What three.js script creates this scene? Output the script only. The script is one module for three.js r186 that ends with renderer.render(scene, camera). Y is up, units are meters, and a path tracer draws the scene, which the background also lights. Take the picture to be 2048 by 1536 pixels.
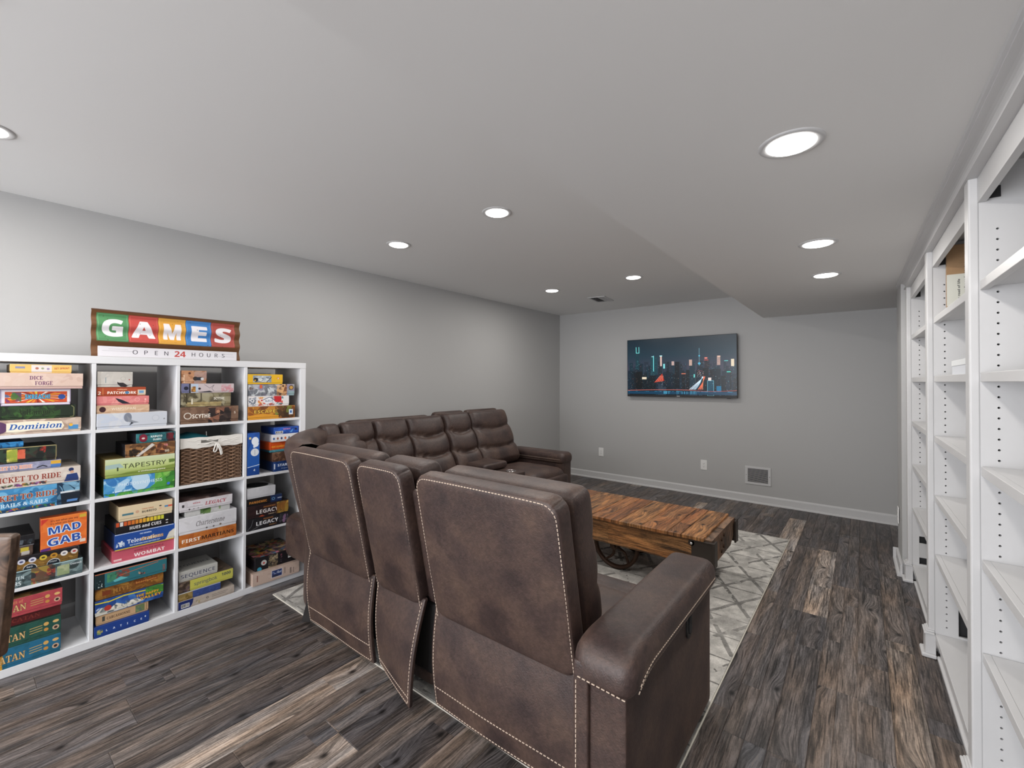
import * as THREE from 'three';
import { RoundedBoxGeometry } from 'three/addons/geometries/RoundedBoxGeometry.js';
import { mergeGeometries } from 'three/addons/utils/BufferGeometryUtils.js';
import { RectAreaLightUniformsLib } from 'three/addons/lights/RectAreaLightUniformsLib.js';

// ---------------------------------------------------------------- camera, exposure
const scene = new THREE.Scene();
scene.background = new THREE.Color(0x000000);
const FOCAL = 887.1, CENTRE_Y = 752.84;                       // in pixels of a 2048 x 1536 frame
const camera = new THREE.PerspectiveCamera(2 * Math.atan(768 / FOCAL) * 180 / Math.PI, 2048 / 1536, 0.03, 60);
camera.position.set(0, 1.34982, 0);
camera.rotation.order = 'YXZ';
camera.rotation.set(0.01042, 0.6681, 0.0032);
camera.setViewOffset(2048, 1536, 0, 768 - CENTRE_Y, 2048, 1536);
const renderer = new THREE.WebGLRenderer();
renderer.toneMapping = THREE.LinearToneMapping;
renderer.toneMappingExposure = 1.0;
renderer.shadowMap.enabled = true;
RectAreaLightUniformsLib.init();
const LAMP = 205, GLOW = 7, ADDED_FILL = 8;                                    // radiance of the downlights, glow of their lenses, radiance of the added fill panel
const CEIL = 2.327, SOFFIT = 2.059;

// ---------------------------------------------------------------- helpers
const rng = (s) => () => { s |= 0; s = s + 0x6D2B79F5 | 0; let t = Math.imul(s ^ s >>> 15, 1 | s); t = t + Math.imul(t ^ t >>> 7, 61 | t) ^ t; return ((t ^ t >>> 14) >>> 0) / 4294967296; };
const clamp = (x, a, b) => Math.min(b, Math.max(a, x)), lerp = (a, b, t) => a + (b - a) * t;
const smooth = (t) => { t = clamp(t, 0, 1); return t * t * (3 - 2 * t); };
const V = (x, y, z) => new THREE.Vector3(x, y, z);
const counts = {};
function numbered(n) { const k = counts[n] = (counts[n] ?? -1) + 1; return k ? n + '_' + String(k).padStart(3, '0') : n; }
function tag(o, label, category, group) { o.userData.label = label; o.userData.category = category; if (group) o.userData.group = group; return o; }
function thing(name, label, category, pos = [0, 0, 0], ry = 0, group) {
  const o = new THREE.Group(); o.name = numbered(name); o.position.set(...pos); o.rotation.y = ry; scene.add(o);
  return tag(o, label, category, group);
}
function part(name, g, m, parent, label) {
  if (Array.isArray(g)) g = merge(g);
  const o = new THREE.Mesh(g, m); o.name = parent === scene ? numbered(name) : name; o.castShadow = o.receiveShadow = true;
  if (label) o.userData.label = label;
  parent.add(o); return o;
}
function stuffPart(name, g, m, parent) { const o = part(name, g, m, parent); o.userData.kind = 'stuff'; return o; }
function struct(name, g, m, ry = 0, pos = [0, 0, 0]) { const o = part(name, g, m, scene); o.rotation.y = ry; o.position.set(...pos); o.userData.kind = 'structure'; return o; }
function merge(list) {
  return mergeGeometries(list.map((g) => { g = g.index ? g.toNonIndexed() : g; for (const k of Object.keys(g.attributes)) if (!['position', 'normal', 'uv'].includes(k)) g.deleteAttribute(k); g.morphAttributes = {}; return g; }));
}
function mv(g, x, y, z, rx = 0, ry = 0, rz = 0) {
  g.applyMatrix4(new THREE.Matrix4().compose(V(x, y, z), new THREE.Quaternion().setFromEuler(new THREE.Euler(rx, ry, rz, 'YXZ')), V(1, 1, 1)));
  return g;
}
function boxUV(g, ox = 0, oy = 0) {                          // uv in metres, projected along each face's own axis
  if (g.index) g = g.toNonIndexed();
  const p = g.attributes.position, n = g.attributes.normal, uv = new Float32Array(p.count * 2);
  for (let i = 0; i < p.count; i += 3) {
    const ax = Math.abs(n.getX(i) + n.getX(i + 1) + n.getX(i + 2)), ay = Math.abs(n.getY(i) + n.getY(i + 1) + n.getY(i + 2)), az = Math.abs(n.getZ(i) + n.getZ(i + 1) + n.getZ(i + 2));
    for (let k = i; k < i + 3; k++) {
      const x = p.getX(k), y = p.getY(k), z = p.getZ(k);
      const [u, v] = ax >= ay && ax >= az ? [z, y] : ay >= az ? [x, z] : [x, y];
      uv[2 * k] = u + ox; uv[2 * k + 1] = v + oy;
    }
  }
  g.setAttribute('uv', new THREE.BufferAttribute(uv, 2)); return g;
}
function box(x0, x1, y0, y1, z0, z1, r = 0.002) {
  const w = Math.abs(x1 - x0), h = Math.abs(y1 - y0), d = Math.abs(z1 - z0);
  const g = r > 0 ? new RoundedBoxGeometry(w, h, d, 1, Math.min(r, w / 2.01, h / 2.01, d / 2.01)) : new THREE.BoxGeometry(w, h, d);
  g.translate((x0 + x1) / 2, (y0 + y1) / 2, (z0 + z1) / 2);
  return boxUV(g);
}
const cyl = (r0, r1, h, seg = 24) => new THREE.CylinderGeometry(r0, r1, h, seg);
function tube(pts, r, seg = 40, rs = 8, closed = false) { return new THREE.TubeGeometry(new THREE.CatmullRomCurve3(pts, closed, 'centripetal'), seg, r, rs, closed); }
// profile [[a, b], ...] closed, extruded along an axis
function prism(pts, depth) { const s = new THREE.Shape(pts.map(([a, b]) => new THREE.Vector2(a, b))); return new THREE.ExtrudeGeometry(s, { depth, bevelEnabled: false }); }
function smoothNormals(g) {
  const p = g.attributes.position, idx = g.index, acc = new Map(), key = (i) => Math.round(p.getX(i) * 2e4) + '_' + Math.round(p.getY(i) * 2e4) + '_' + Math.round(p.getZ(i) * 2e4);
  const keys = []; for (let i = 0; i < p.count; i++) { keys.push(key(i)); if (!acc.has(keys[i])) acc.set(keys[i], V(0, 0, 0)); }
  const a = V(), b = V(), c = V(), n = idx ? idx.count : p.count;
  for (let i = 0; i < n; i += 3) {
    const [i0, i1, i2] = idx ? [idx.getX(i), idx.getX(i + 1), idx.getX(i + 2)] : [i, i + 1, i + 2];
    a.fromBufferAttribute(p, i0); b.fromBufferAttribute(p, i1).sub(a); c.fromBufferAttribute(p, i2).sub(a); b.cross(c);
    for (const k of [i0, i1, i2]) acc.get(keys[k]).add(b);
  }
  const nn = new Float32Array(p.count * 3);
  for (let i = 0; i < p.count; i++) { const v = acc.get(keys[i]).clone().normalize(); nn.set([v.x, v.y, v.z], 3 * i); }
  g.setAttribute('normal', new THREE.BufferAttribute(nn, 3)); return g;
}
// a padded box: rounded by r, its outline in x and y rounded by R, then bent by f(point)
function softBox(w, h, d, { r = 0.03, R = 0, n = [12, 12, 6], f } = {}) {
  const g = new THREE.BoxGeometry(w, h, d, ...n), p = g.attributes.position, uv = g.attributes.uv, q = V();
  r = Math.min(r, w / 2.02, h / 2.02, d / 2.02);
  const W = (x, s) => { const t = 2 * x / s; return (t + 0.7 * Math.sin(Math.PI * t) / Math.PI) * s / 2; };
  for (const { start, count, materialIndex: m } of g.groups) for (let k = start; k < start + count; k++) { const i = g.index.getX(k); g.userData[i] = m; }
  for (let i = 0; i < p.count; i++) {
    q.set(W(p.getX(i), w), W(p.getY(i), h), W(p.getZ(i), d));
    const m = g.userData[i], u = m < 2 ? [q.z, q.y] : m < 4 ? [q.x, q.z] : [q.x, q.y]; uv.setXY(i, u[0], u[1]);
    const c = V(clamp(q.x, r - w / 2, w / 2 - r), clamp(q.y, r - h / 2, h / 2 - r), clamp(q.z, r - d / 2, d / 2 - r)), e = q.clone().sub(c);
    if (e.length() > 1e-9) q.copy(c).addScaledVector(e.normalize(), r);
    if (R > 0) {
      const cx = clamp(q.x, R - w / 2, w / 2 - R), cy = clamp(q.y, R - h / 2, h / 2 - R), dx = q.x - cx, dy = q.y - cy, L = Math.hypot(dx, dy), k = L > 1e-9 ? Math.max(Math.abs(dx), Math.abs(dy)) / L : 1;
      q.x = cx + dx * k; q.y = cy + dy * k;
    }
    if (f) f(q);
    p.setXYZ(i, q.x, q.y, q.z);
  }
  g.userData = {}; g.clearGroups();
  return smoothNormals(g);
}
// dashes of thread along a polyline of points
function stitches(pts, { dash = 0.009, gap = 0.005, t = 0.0024 } = {}) {
  const list = [], c = new THREE.CatmullRomCurve3(pts, false, 'centripetal'), L = c.getLength(), n = Math.floor(L / (dash + gap));
  c.arcLengthDivisions = Math.max(200, n);
  for (let i = 0; i < n; i++) {
    const a = c.getPointAt(i / n), b = c.getPointAt(Math.min(1, (i + dash / (dash + gap)) / n)), g = new THREE.BoxGeometry(t, t, a.distanceTo(b)), m = new THREE.Matrix4();
    m.lookAt(a, b, Math.abs(b.y - a.y) > 0.9 * a.distanceTo(b) ? V(1, 0, 0) : V(0, 1, 0)).setPosition(a.add(b).multiplyScalar(0.5));
    list.push(g.applyMatrix4(m));
  }
  return merge(list);
}
// ---------------------------------------------------------------- noise and textures
function lattice(seed) { const r = rng(seed), a = new Float32Array(65536); for (let i = 0; i < 65536; i++) a[i] = r(); return a; }
const LAT = lattice(77);
function vnoise(x, y, px = 256, py = 256) {                   // value noise that repeats every px, py
  const xi = Math.floor(x), yi = Math.floor(y), fx = smooth(x - xi), fy = smooth(y - yi), M = (a, b) => ((a % b) + b) % b;
  const at = (i, j) => LAT[(M(j, py) * 256 + M(i, px)) & 65535];
  return lerp(lerp(at(xi, yi), at(xi + 1, yi), fx), lerp(at(xi, yi + 1), at(xi + 1, yi + 1), fx), fy);
}
function fbm(x, y, px, py, oct = 4) { let s = 0, a = 0.5, t = 0; for (let i = 0; i < oct; i++) { s += a * vnoise(x, y, px, py); t += a; a *= 0.5; x = x * 2 + 17; y = y * 2 + 5; px *= 2; py *= 2; if (px > 256) px = 256; if (py > 256) py = 256; } return s / t; }
function dataTex(w, h, fn, srgb = true) {
  const d = new Uint8Array(w * h * 4);
  for (let y = 0; y < h; y++) for (let x = 0; x < w; x++) { const c = fn(x / w, y / h, x, y), i = (y * w + x) * 4; d[i] = clamp(c[0], 0, 1) * 255; d[i + 1] = clamp(c[1], 0, 1) * 255; d[i + 2] = clamp(c[2], 0, 1) * 255; d[i + 3] = 255; }
  const t = new THREE.DataTexture(d, w, h); t.wrapS = t.wrapT = THREE.RepeatWrapping; t.magFilter = t.minFilter = THREE.LinearFilter; if (srgb) t.colorSpace = THREE.SRGBColorSpace; t.needsUpdate = true; return t;
}
function canvasTex(w, h, draw) {
  const c = document.createElement('canvas'); c.width = w; c.height = h; draw(c.getContext('2d'), w, h);
  const t = new THREE.CanvasTexture(c); t.colorSpace = THREE.SRGBColorSpace; t.magFilter = THREE.LinearFilter; return t;
}
const mat = (color, roughness = 0.6, o = {}) => new THREE.MeshStandardMaterial({ color, roughness, ...o });
const lin = (r, g, b) => new THREE.Color().setRGB(r, g, b);

const leatherMap = dataTex(512, 512, (u, v) => {
  const a = fbm(u * 5, v * 5, 5, 5, 4), b = fbm(u * 60, v * 60, 60, 60, 2), c = fbm(u * 2 + 3, v * 2 + 9, 2, 2, 2), k = 0.78 + 0.5 * (a - 0.5) + 0.22 * (b - 0.5) + 0.3 * (c - 0.5);
  return [k * 1.0, k * (0.985 + 0.05 * (c - 0.5)), k * (0.97 - 0.16 * (a - 0.5))];
});
leatherMap.repeat.set(1 / 0.55, 1 / 0.55);
const leatherBump = dataTex(512, 512, (u, v) => { const k = 0.5 * fbm(u * 120, v * 120, 120, 120, 2) + 0.5 * fbm(u * 14, v * 14, 14, 14, 3); return [k, k, k]; }, false);
leatherBump.repeat.set(1 / 0.4, 1 / 0.4);
const M = {
  wall: mat(lin(0.46, 0.46, 0.458), 0.55),
  ceiling: mat(lin(0.8, 0.8, 0.795), 0.85),
  white: mat(lin(0.6, 0.6, 0.605), 0.42),
  laminate: mat(lin(0.72, 0.73, 0.75), 0.42),
  leather: new THREE.MeshPhysicalMaterial({ color: lin(0.105, 0.066, 0.056), map: leatherMap, roughness: 0.5, bumpMap: leatherBump, bumpScale: 0.0011, sheen: 0.35, sheenColor: lin(0.5, 0.36, 0.3), sheenRoughness: 0.5 }),
  lining: mat(lin(0.012, 0.01, 0.01), 0.9),
  thread: mat(lin(0.62, 0.5, 0.4), 0.8),
  black: mat(lin(0.012, 0.012, 0.013), 0.4),
  iron: mat(lin(0.075, 0.062, 0.054), 0.42, { metalness: 0.75 }),
  rust: mat(lin(0.055, 0.028, 0.017), 0.5, { metalness: 0.5 }),
  steel: mat(lin(0.72, 0.72, 0.72), 0.24, { metalness: 1 }),
  dark: mat(lin(0.02, 0.02, 0.022), 0.7),
  plastic: mat(lin(0.8, 0.8, 0.79), 0.35),
};

// ================================================================ THE ROOM
// ---- floor of printed wood planks
function woodTex(seed, w = 256, h = 1024) {
  const o = seed * 31.7, r = rng(seed * 91 + 3), knots = [...Array(3)].map(() => [r(), r(), 0.5 + r()]);
  return dataTex(w, h, (u, v) => {
    let bend = 0; for (const [kx, ky, ks] of knots) { const dx = (u - kx) * 0.2, dy = (v - ky) * 1.25, q = Math.exp(-(dx * dx * 900 + dy * dy * 160)); bend += q * ks * 0.12; }
    const uu = u + bend + 0.05 * (fbm(u * 3 + o, v * 5, 256, 256, 2) - 0.5);
    const grain = fbm(uu * 44 + o, v * 16 + o, 256, 256, 3), broad = fbm(uu * 7 + o, v * 5 + o * 2, 256, 256, 3), fine = vnoise(uu * 150, v * 70 + o), saw = vnoise(u * 40 + o, v * 300);
    let k = 0.72 + 0.6 * (broad - 0.5) + 0.62 * (grain - 0.5) + 0.22 * (fine - 0.5) + 0.1 * (saw - 0.5);
    const crack = fbm(uu * 26 + o * 3, v * 7 + 40, 256, 256, 3); if (crack > 0.66) k *= 1 - 2.4 * (crack - 0.66);
    for (const [kx, ky, ks] of knots) { const dx = (u - kx) * 0.2, dy = (v - ky) * 1.25, q = Math.exp(-(dx * dx * 9000 + dy * dy * 3500)); k *= 1 - 0.6 * q * ks; }
    const warm = fbm(u * 4 + 9 + o, v * 3 + o, 256, 256, 2) - 0.5;
    return [k * (1 + 0.14 * warm), k, k * (1 - 0.16 * warm)];
  });
}
const WOODS = [1, 2, 3, 4].map((s) => woodTex(s));
const TONES = { D: [0.128, 0.106, 0.098], E: [0.152, 0.13, 0.122], M: [0.215, 0.175, 0.152], T: [0.34, 0.265, 0.21], L: [0.47, 0.385, 0.325] };
for (const c of Object.values(TONES)) for (let i = 0; i < 3; i++) c[i] *= 1.35;
const plankMats = {};
for (const [k, c] of Object.entries(TONES)) plankMats[k] = WOODS.map((t) => mat(lin(...c), 0.42, { map: t, bumpMap: t, bumpScale: 0.0009 }));
function plankGeo(x0, x1, z0, z1, flip, off, y0 = -0.012, y1 = 0) {
  const b = 0.0022, g = new THREE.BufferGeometry(), P = [], U = [];
  const tri = (a, c, d, e) => { P.push(...a, ...c, ...d, ...a, ...d, ...e); for (const q of [a, c, d, a, d, e]) { const u = (q[0] - x0) / 0.2, v = (q[2] - z0) / 1.25 + off; U.push(flip ? 1 - u : u, v); } };
  const T = [[x0 + b, y1, z1 - b], [x1 - b, y1, z1 - b], [x1 - b, y1, z0 + b], [x0 + b, y1, z0 + b]], S = [[x0, y1 - b, z1], [x1, y1 - b, z1], [x1, y1 - b, z0], [x0, y1 - b, z0]], B = S.map(([x, , z]) => [x, y0, z]);
  tri(...T);
  for (let i = 0; i < 4; i++) { const j = (i + 1) % 4; tri(S[i], S[j], T[j], T[i]); tri(B[i], B[j], S[j], S[i]); }
  g.setAttribute('position', new THREE.Float32BufferAttribute(P, 3)); g.setAttribute('uv', new THREE.Float32BufferAttribute(U, 2)); g.computeVertexNormals(); return g;
}
const floor = struct('floor', box(-3.75, 1.75, -0.2, -0.011, -5.75, 3.3, 0), mat(lin(0.1, 0.08, 0.07), 0.6));
{ // columns of planks: [left edge, right edge, a joint's z, tones from the far wall towards the camera]
  const COL = [
    [0.325, 0.46, -4.2, 'DMDE'], [0.199, 0.325, -3.6, 'EDDME'], [0.092, 0.199, -3.055, 'EDMTDME'], [-0.022, 0.092, -3.65, 'DDMMDE'], [-0.092, -0.022, -2.415, 'DEMMTTD'], [-0.162, -0.092, -2.415, 'DEMMTTD'],
    [-0.28, -0.162, -3.12, 'DDLEDME'], [-0.355, -0.28, -3.12, 'EDMEEMD'], [-0.43, -0.355, -3.12, 'EDDEEMD'], [-0.572, -0.43, -3.934, 'DLMDEMD'], [-0.70, -0.572, -4.55, 'DEDEMD'], [-0.83, -0.70, -5.1, 'MEDEMDD'], [-0.96, -0.83, -4.1, 'MDEMD'], [-1.09, -0.96, -4.8, 'DEMDED'], [-1.22, -1.09, -4.4, 'DMDEMD'],
    [-1.345, -1.22, -4.7, 'EDMDED'], [-1.448, -1.345, -5.234, 'ELDEMDM'], [-1.582, -1.448, -0.937, 'DEMDLEL'], [-1.683, -1.582, -0.937, 'DEDMEDM'], [-1.803, -1.683, -1.9, 'MDEDMDE'], [-1.936, -1.803, -0.3, 'DEMDLLM'], [-2.06, -1.936, -1.62, 'DDEMDED'], [-2.15, -2.06, -1.62, 'EDEMMED'],
    [-2.239, -2.15, -4.95, 'DMEDEMD'], [-2.371, -2.239, -0.472, 'LEDMDEDL'], [-2.45, -2.371, -0.476, 'MEDMDEMM'], [-2.547, -2.45, -1.9, 'DEMDEEDM'], [-2.707, -2.547, -1.124, 'MEDEDTEM'], [-2.83, -2.707, -0.576, 'EDMEDDML'], [-2.96, -2.83, -1.5, 'DEDMEMD'], [-3.09, -2.96, -2.1, 'EDMEDTM'], [-3.22, -3.09, -1.4, 'DEDME'], [-3.36, -3.22, -2.2, 'EDMDE'], [-3.53, -3.36, -1.7, 'DEDMD'],
  ];
  const r = rng(5);
  for (const [a, b, j, tones] of COL) {
    let z = j; while (z > -5.75) z -= 1.25;
    for (let k = 0; z < 1.0; k++, z += 1.25) {
      const z1 = Math.min(z + 1.25, 1.0), z0 = Math.max(z, -5.6); if (z1 - z0 < 0.02) continue;
      const m = plankMats[tones[Math.min(k, tones.length - 1)]][Math.floor(r() * 4)];
      part('plank', plankGeo(a, b, z0, z1, r() < 0.5, r()), m, floor);
    }
  }
  for (let x = 0.46; x < 1.7; x += 0.2) part('plank', plankGeo(x, Math.min(x + 0.2, 1.74), -5.6, -4.4, false, r()), plankMats.D[1], floor);
}

// ---- walls, ceiling, soffit, mouldings
const RY_BACK = -0.0137, RY_BOOK = 0.0137;
struct('wall_left', box(-0.14, 0, -0.02, 2.5, -6.0, 3.4, 0), M.wall, 0.0047, [-3.498, 0, 0]);
struct('wall_back', box(-3.75, 1.8, -0.02, 2.5, -0.14, 0, 0), M.wall, RY_BACK, [0, 0, -5.562]);
struct('ceiling', box(-3.75, 1.75, CEIL, CEIL + 0.12, -5.75, 3.4, 0), M.ceiling);
{ // dropped soffit along the bookcase side; its edge runs almost parallel to the left wall
  const g = prism([[-0.829, -3.3], [1.72, -3.3], [1.72, 5.72], [-0.857, 5.72]], 0.266); g.rotateX(-Math.PI / 2); g.translate(0, SOFFIT, 0);
  struct('ceiling', boxUV(g), M.ceiling);
}
struct('wall_front', box(-3.75, 1.75, -0.02, 2.5, 3.25, 3.4, 0), M.wall);
struct('wall_right', box(0.66, 0.8, -0.02, 2.5, -4.1, 3.3, 0), M.wall, RY_BOOK);
struct('wall_passage', box(0.272, 1.75, -0.02, 2.06, -4.47, -4.12, 0), M.wall, RY_BOOK);
struct('wall_passage', box(1.6, 1.72, -0.02, 2.4, -5.7, -4.0, 0), M.wall);
// baseboard: a flat board with an eased top and a quarter round at its foot; profile is [out from the wall, height]
const BASE = [[0, 0], [0.03, 0], [0.03, 0.006], [0.027, 0.014], [0.02, 0.019], [0.0135, 0.02], [0.0135, 0.078], [0.011, 0.085], [0.006, 0.0895], [0.004, 0.094], [0, 0.094]];
function skirting(len, prof = BASE) { const g = prism(prof, len); g.computeVertexNormals(); return boxUV(g); }   // runs along +z, wall at x = 0, faces +x
struct('baseboard_left', skirting(7.8).translate(0, 0, -5.56), M.white, 0.0047, [-3.498, 0, 0]);
struct('baseboard_back', skirting(5.2).rotateY(-Math.PI / 2).translate(1.6, 0, 0), M.white, RY_BACK, [0, 0, -5.562]);
{ // the short wall at the bookcase's end: its baseboard turns the corner
  const g = [skirting(0.365).rotateY(Math.PI).translate(0.272, 0, -4.1), skirting(1.2).rotateY(Math.PI / 2).translate(0.242, 0, -4.47)];
  struct('baseboard_right', g, M.white, RY_BOOK);
}

// ---- recessed downlights
function downlight(x, y, z, label) {
  const t = thing('recessed_light', label, 'ceiling light', [x, y, z], 0, 'recessed ceiling downlights');
  part('trim_ring', new THREE.LatheGeometry([[0.064, -0.001], [0.0655, -0.0045], [0.078, -0.0055], [0.0845, -0.003], [0.086, 0]].map(([a, b]) => new THREE.Vector2(a, b)), 48), M.white, t);
  const pts = []; for (let i = 0; i <= 8; i++) { const a = i / 8 * Math.PI / 2; pts.push(new THREE.Vector2(0.065 * Math.sin(a), -0.008 - 0.004 * Math.cos(a) + 0.006 * Math.pow(i / 8, 6))); }
  part('lens', new THREE.LatheGeometry(pts, 48), lensMat, t);
  const l = new THREE.RectAreaLight(0xfffaf4, y === SOFFIT ? LAMP * 0.62 : LAMP, 0.115, 0.115); l.position.set(0, -0.016, 0); l.rotation.x = -Math.PI / 2; t.add(l);
}
const lensMat = new THREE.MeshStandardMaterial({ color: 0xffffff, roughness: 0.5, emissive: 0xfffbf6, emissiveIntensity: GLOW });
downlight(-2.67, CEIL, -0.07, 'downlight cut off by the left edge, above the colourful sign');
downlight(-1.71, CEIL, 0.02, 'downlight at the top left corner, only its rim showing');
downlight(-2.607, CEIL, -1.985, 'main ceiling downlight nearest the left wall, above the curved sofa corner');
downlight(-1.658, CEIL, -1.955, 'largest downlight on the main ceiling, in the middle of the room');
downlight(-2.619, CEIL, -4.01, 'smallest downlight, on the main ceiling near the far left corner');
downlight(-1.679, CEIL, -3.96, 'downlight on the main ceiling just above the dark ceiling vent');
downlight(-0.163, SOFFIT, -1.543, 'largest downlight on the lowered soffit, nearest the bookcase');
downlight(-0.175, SOFFIT, -2.74, 'middle of three downlights along the lowered soffit');
downlight(-0.186, SOFFIT, -3.58, 'farthest of three downlights along the lowered soffit, near the back wall');
downlight(-0.15, SOFFIT, -0.35, 'downlight on the lowered soffit above the viewer');  // out of view, lights the near end of the bookcase
downlight(-2.68, CEIL, 1.9, 'downlight behind the viewer near the left wall');  // this and the next two are out of view, lighting the near room
downlight(-1.7, CEIL, 1.95, 'downlight behind the viewer on the main ceiling');
downlight(-0.14, SOFFIT, 0.9, 'downlight behind the viewer on the lowered soffit');

// ---- added fill behind the viewer: glowing sheet and area light on the front wall
{
  const g = new THREE.PlaneGeometry(3.0, 1.95).rotateY(Math.PI).translate(-1.5, 1.1, 3.235);
  struct('added_fill_panel_1', g, new THREE.MeshStandardMaterial({ color: 0xffffff, roughness: 0.6, emissive: 0xffffff, emissiveIntensity: 1 }));
  const l = new THREE.RectAreaLight(0xf8faff, ADDED_FILL, 2.95, 1.9); l.position.set(-1.5, 1.1, 3.22); scene.add(l);  // area light of the added fill panel
}
// ---- ceiling register near the far corner
{
  const t = thing('ceiling_vent', 'dark slotted metal air register in the ceiling near the far corner', 'vent', [-2.43, CEIL, -4.775], 0.12);
  part('frame', [box(-0.105, 0.105, -0.008, 0, -0.165, -0.145), box(-0.105, 0.105, -0.008, 0, 0.145, 0.165), box(-0.105, -0.085, -0.008, 0, -0.145, 0.145), box(0.085, 0.105, -0.008, 0, -0.145, 0.145)], M.white, t);
  part('duct_shade_sheet', box(-0.085, 0.085, -0.0015, -0.0005, -0.145, 0.145, 0), M.dark, t);  // dark sheet behind the slats, stands in for shade inside the duct
  for (let i = 0; i < 9; i++) part('slat', mv(box(-0.0075, 0.0075, -0.0006, 0.0006, -0.145, 0.145, 0), -0.074 + i * 0.0185, -0.0055, 0, 0, 0, i < 5 ? -0.6 : 0.6), M.white, t);
}
// ---- fittings on the back wall (their own frame: x along the wall, z out of it)
const backWall = (x, y, z = 0) => { const c = Math.cos(RY_BACK), s = Math.sin(RY_BACK); return [x * c + z * s, y, -5.562 - x * s + z * c]; };
function outlet(pos, ry, label) {
  const t = thing('wall_outlet', label, 'outlet', pos, ry, 'white wall outlets');
  part('cover_plate', softBox(0.074, 0.118, 0.006, { r: 0.0028, R: 0.006, n: [8, 8, 3] }), M.plastic, t);
  const ins = part('receptacle', box(-0.0165, 0.0165, -0.0335, 0.0335, 0.002, 0.0045, 0.001), M.plastic, t);
  const slots = []; for (const y of [-0.019, 0.013]) { slots.push(box(-0.0075, -0.0055, y, y + 0.008, 0.004, 0.0049, 0), box(0.0055, 0.0075, y, y + 0.008, 0.004, 0.0049, 0), box(-0.0025, 0.0025, y - 0.008, y - 0.004, 0.004, 0.0049, 0)); }
  part('slots', slots, M.dark, ins);
}
outlet(backWall(-2.84, 0.372, 0.004), RY_BACK, 'white outlet low on the back wall, nearest the far end of the sofa');
outlet(backWall(-1.484, 0.358, 0.004), RY_BACK, 'white outlet low on the back wall, beside the air return grille');
outlet([0.27 - 0.0137 * 4.35 - 0.005, 0.373, -4.345], -Math.PI / 2 + RY_BOOK, 'white outlet plate on the narrow grey wall at the bookcase end');
{
  const t = thing('air_return_grille', 'white louvred air return grille low on the back wall', 'vent', backWall(-0.913, 0.305, 0), RY_BACK), w = 0.128, h = 0.1;
  part('frame', [box(-w, w, h - 0.024, h, 0, 0.008), box(-w, w, -h, -h + 0.024, 0, 0.008), box(-w, -w + 0.028, -h + 0.024, h - 0.024, 0, 0.008), box(w - 0.028, w, -h + 0.024, h - 0.024, 0, 0.008)], M.white, t);
  part('grille_shade_sheet', box(-w + 0.02, w - 0.02, -h + 0.02, h - 0.02, 0.0005, 0.0015, 0), M.dark, t);  // dark sheet behind the louvers, its colour stands in for shade in the opening
  for (let i = 0; i < 13; i++) part('louver', mv(box(-w + 0.027, w - 0.027, -0.0042, 0.0042, -0.0006, 0.0006, 0), 0, -0.069 + i * 0.0115, 0.0045, 0.7), M.white, t);
  for (const s of [-1, 1]) part('screw', mv(cyl(0.0035, 0.0035, 0.002, 12), s * (w - 0.013), 0, 0.0085, Math.PI / 2), M.iron, t);
}
// ---- television
{
  const t = thing('television', 'wall mounted flat television showing a city skyline at night', 'television', backWall(-1.765, 1.526, 0.055), RY_BACK);
  t.rotation.z = 0.006;
  const w = 1.318, h = 0.735, tex = canvasTex(1280, 720, drawCity);
  part('housing', softBox(w, h, 0.03, { r: 0.004, n: [4, 4, 3] }), M.black, t);
  part('back_cover', softBox(w * 0.72, h * 0.6, 0.03, { r: 0.012 }).translate(0, -0.03, -0.026), M.black, t);
  part('wall_bracket', [box(-0.22, -0.18, -0.2, 0.2, -0.054, -0.03), box(0.18, 0.22, -0.2, 0.2, -0.054, -0.03), box(-0.25, 0.25, -0.05, 0.05, -0.055, -0.048)], M.black, t);
  const g = new THREE.PlaneGeometry(w - 0.008, h - 0.03).translate(0, 0.01, 0.0156);
  part('screen', g, new THREE.MeshStandardMaterial({ color: 0x050505, roughness: 0.25, emissive: 0xffffff, emissiveMap: tex, emissiveIntensity: 1.0 }), t);
  part('bezel', [box(-w / 2, w / 2, -h / 2, -h / 2 + 0.024, 0.0145, 0.0175, 0.001), box(-w / 2, -w / 2 + 0.004, -h / 2, h / 2, 0.0145, 0.0175, 0.001), box(w / 2 - 0.004, w / 2, -h / 2, h / 2, 0.0145, 0.0175, 0.001), box(-w / 2, w / 2, h / 2 - 0.004, h / 2, 0.0145, 0.0175, 0.001)], M.black, t);
  part('logo', box(-0.018, 0.018, -h / 2 + 0.009, -h / 2 + 0.016, 0.0172, 0.0179, 0), M.steel, t);
  part('receiver', box(0.55, 0.585, -h / 2 - 0.008, -h / 2 + 0.002, 0.005, 0.017, 0.002), M.black, t);
}
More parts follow.
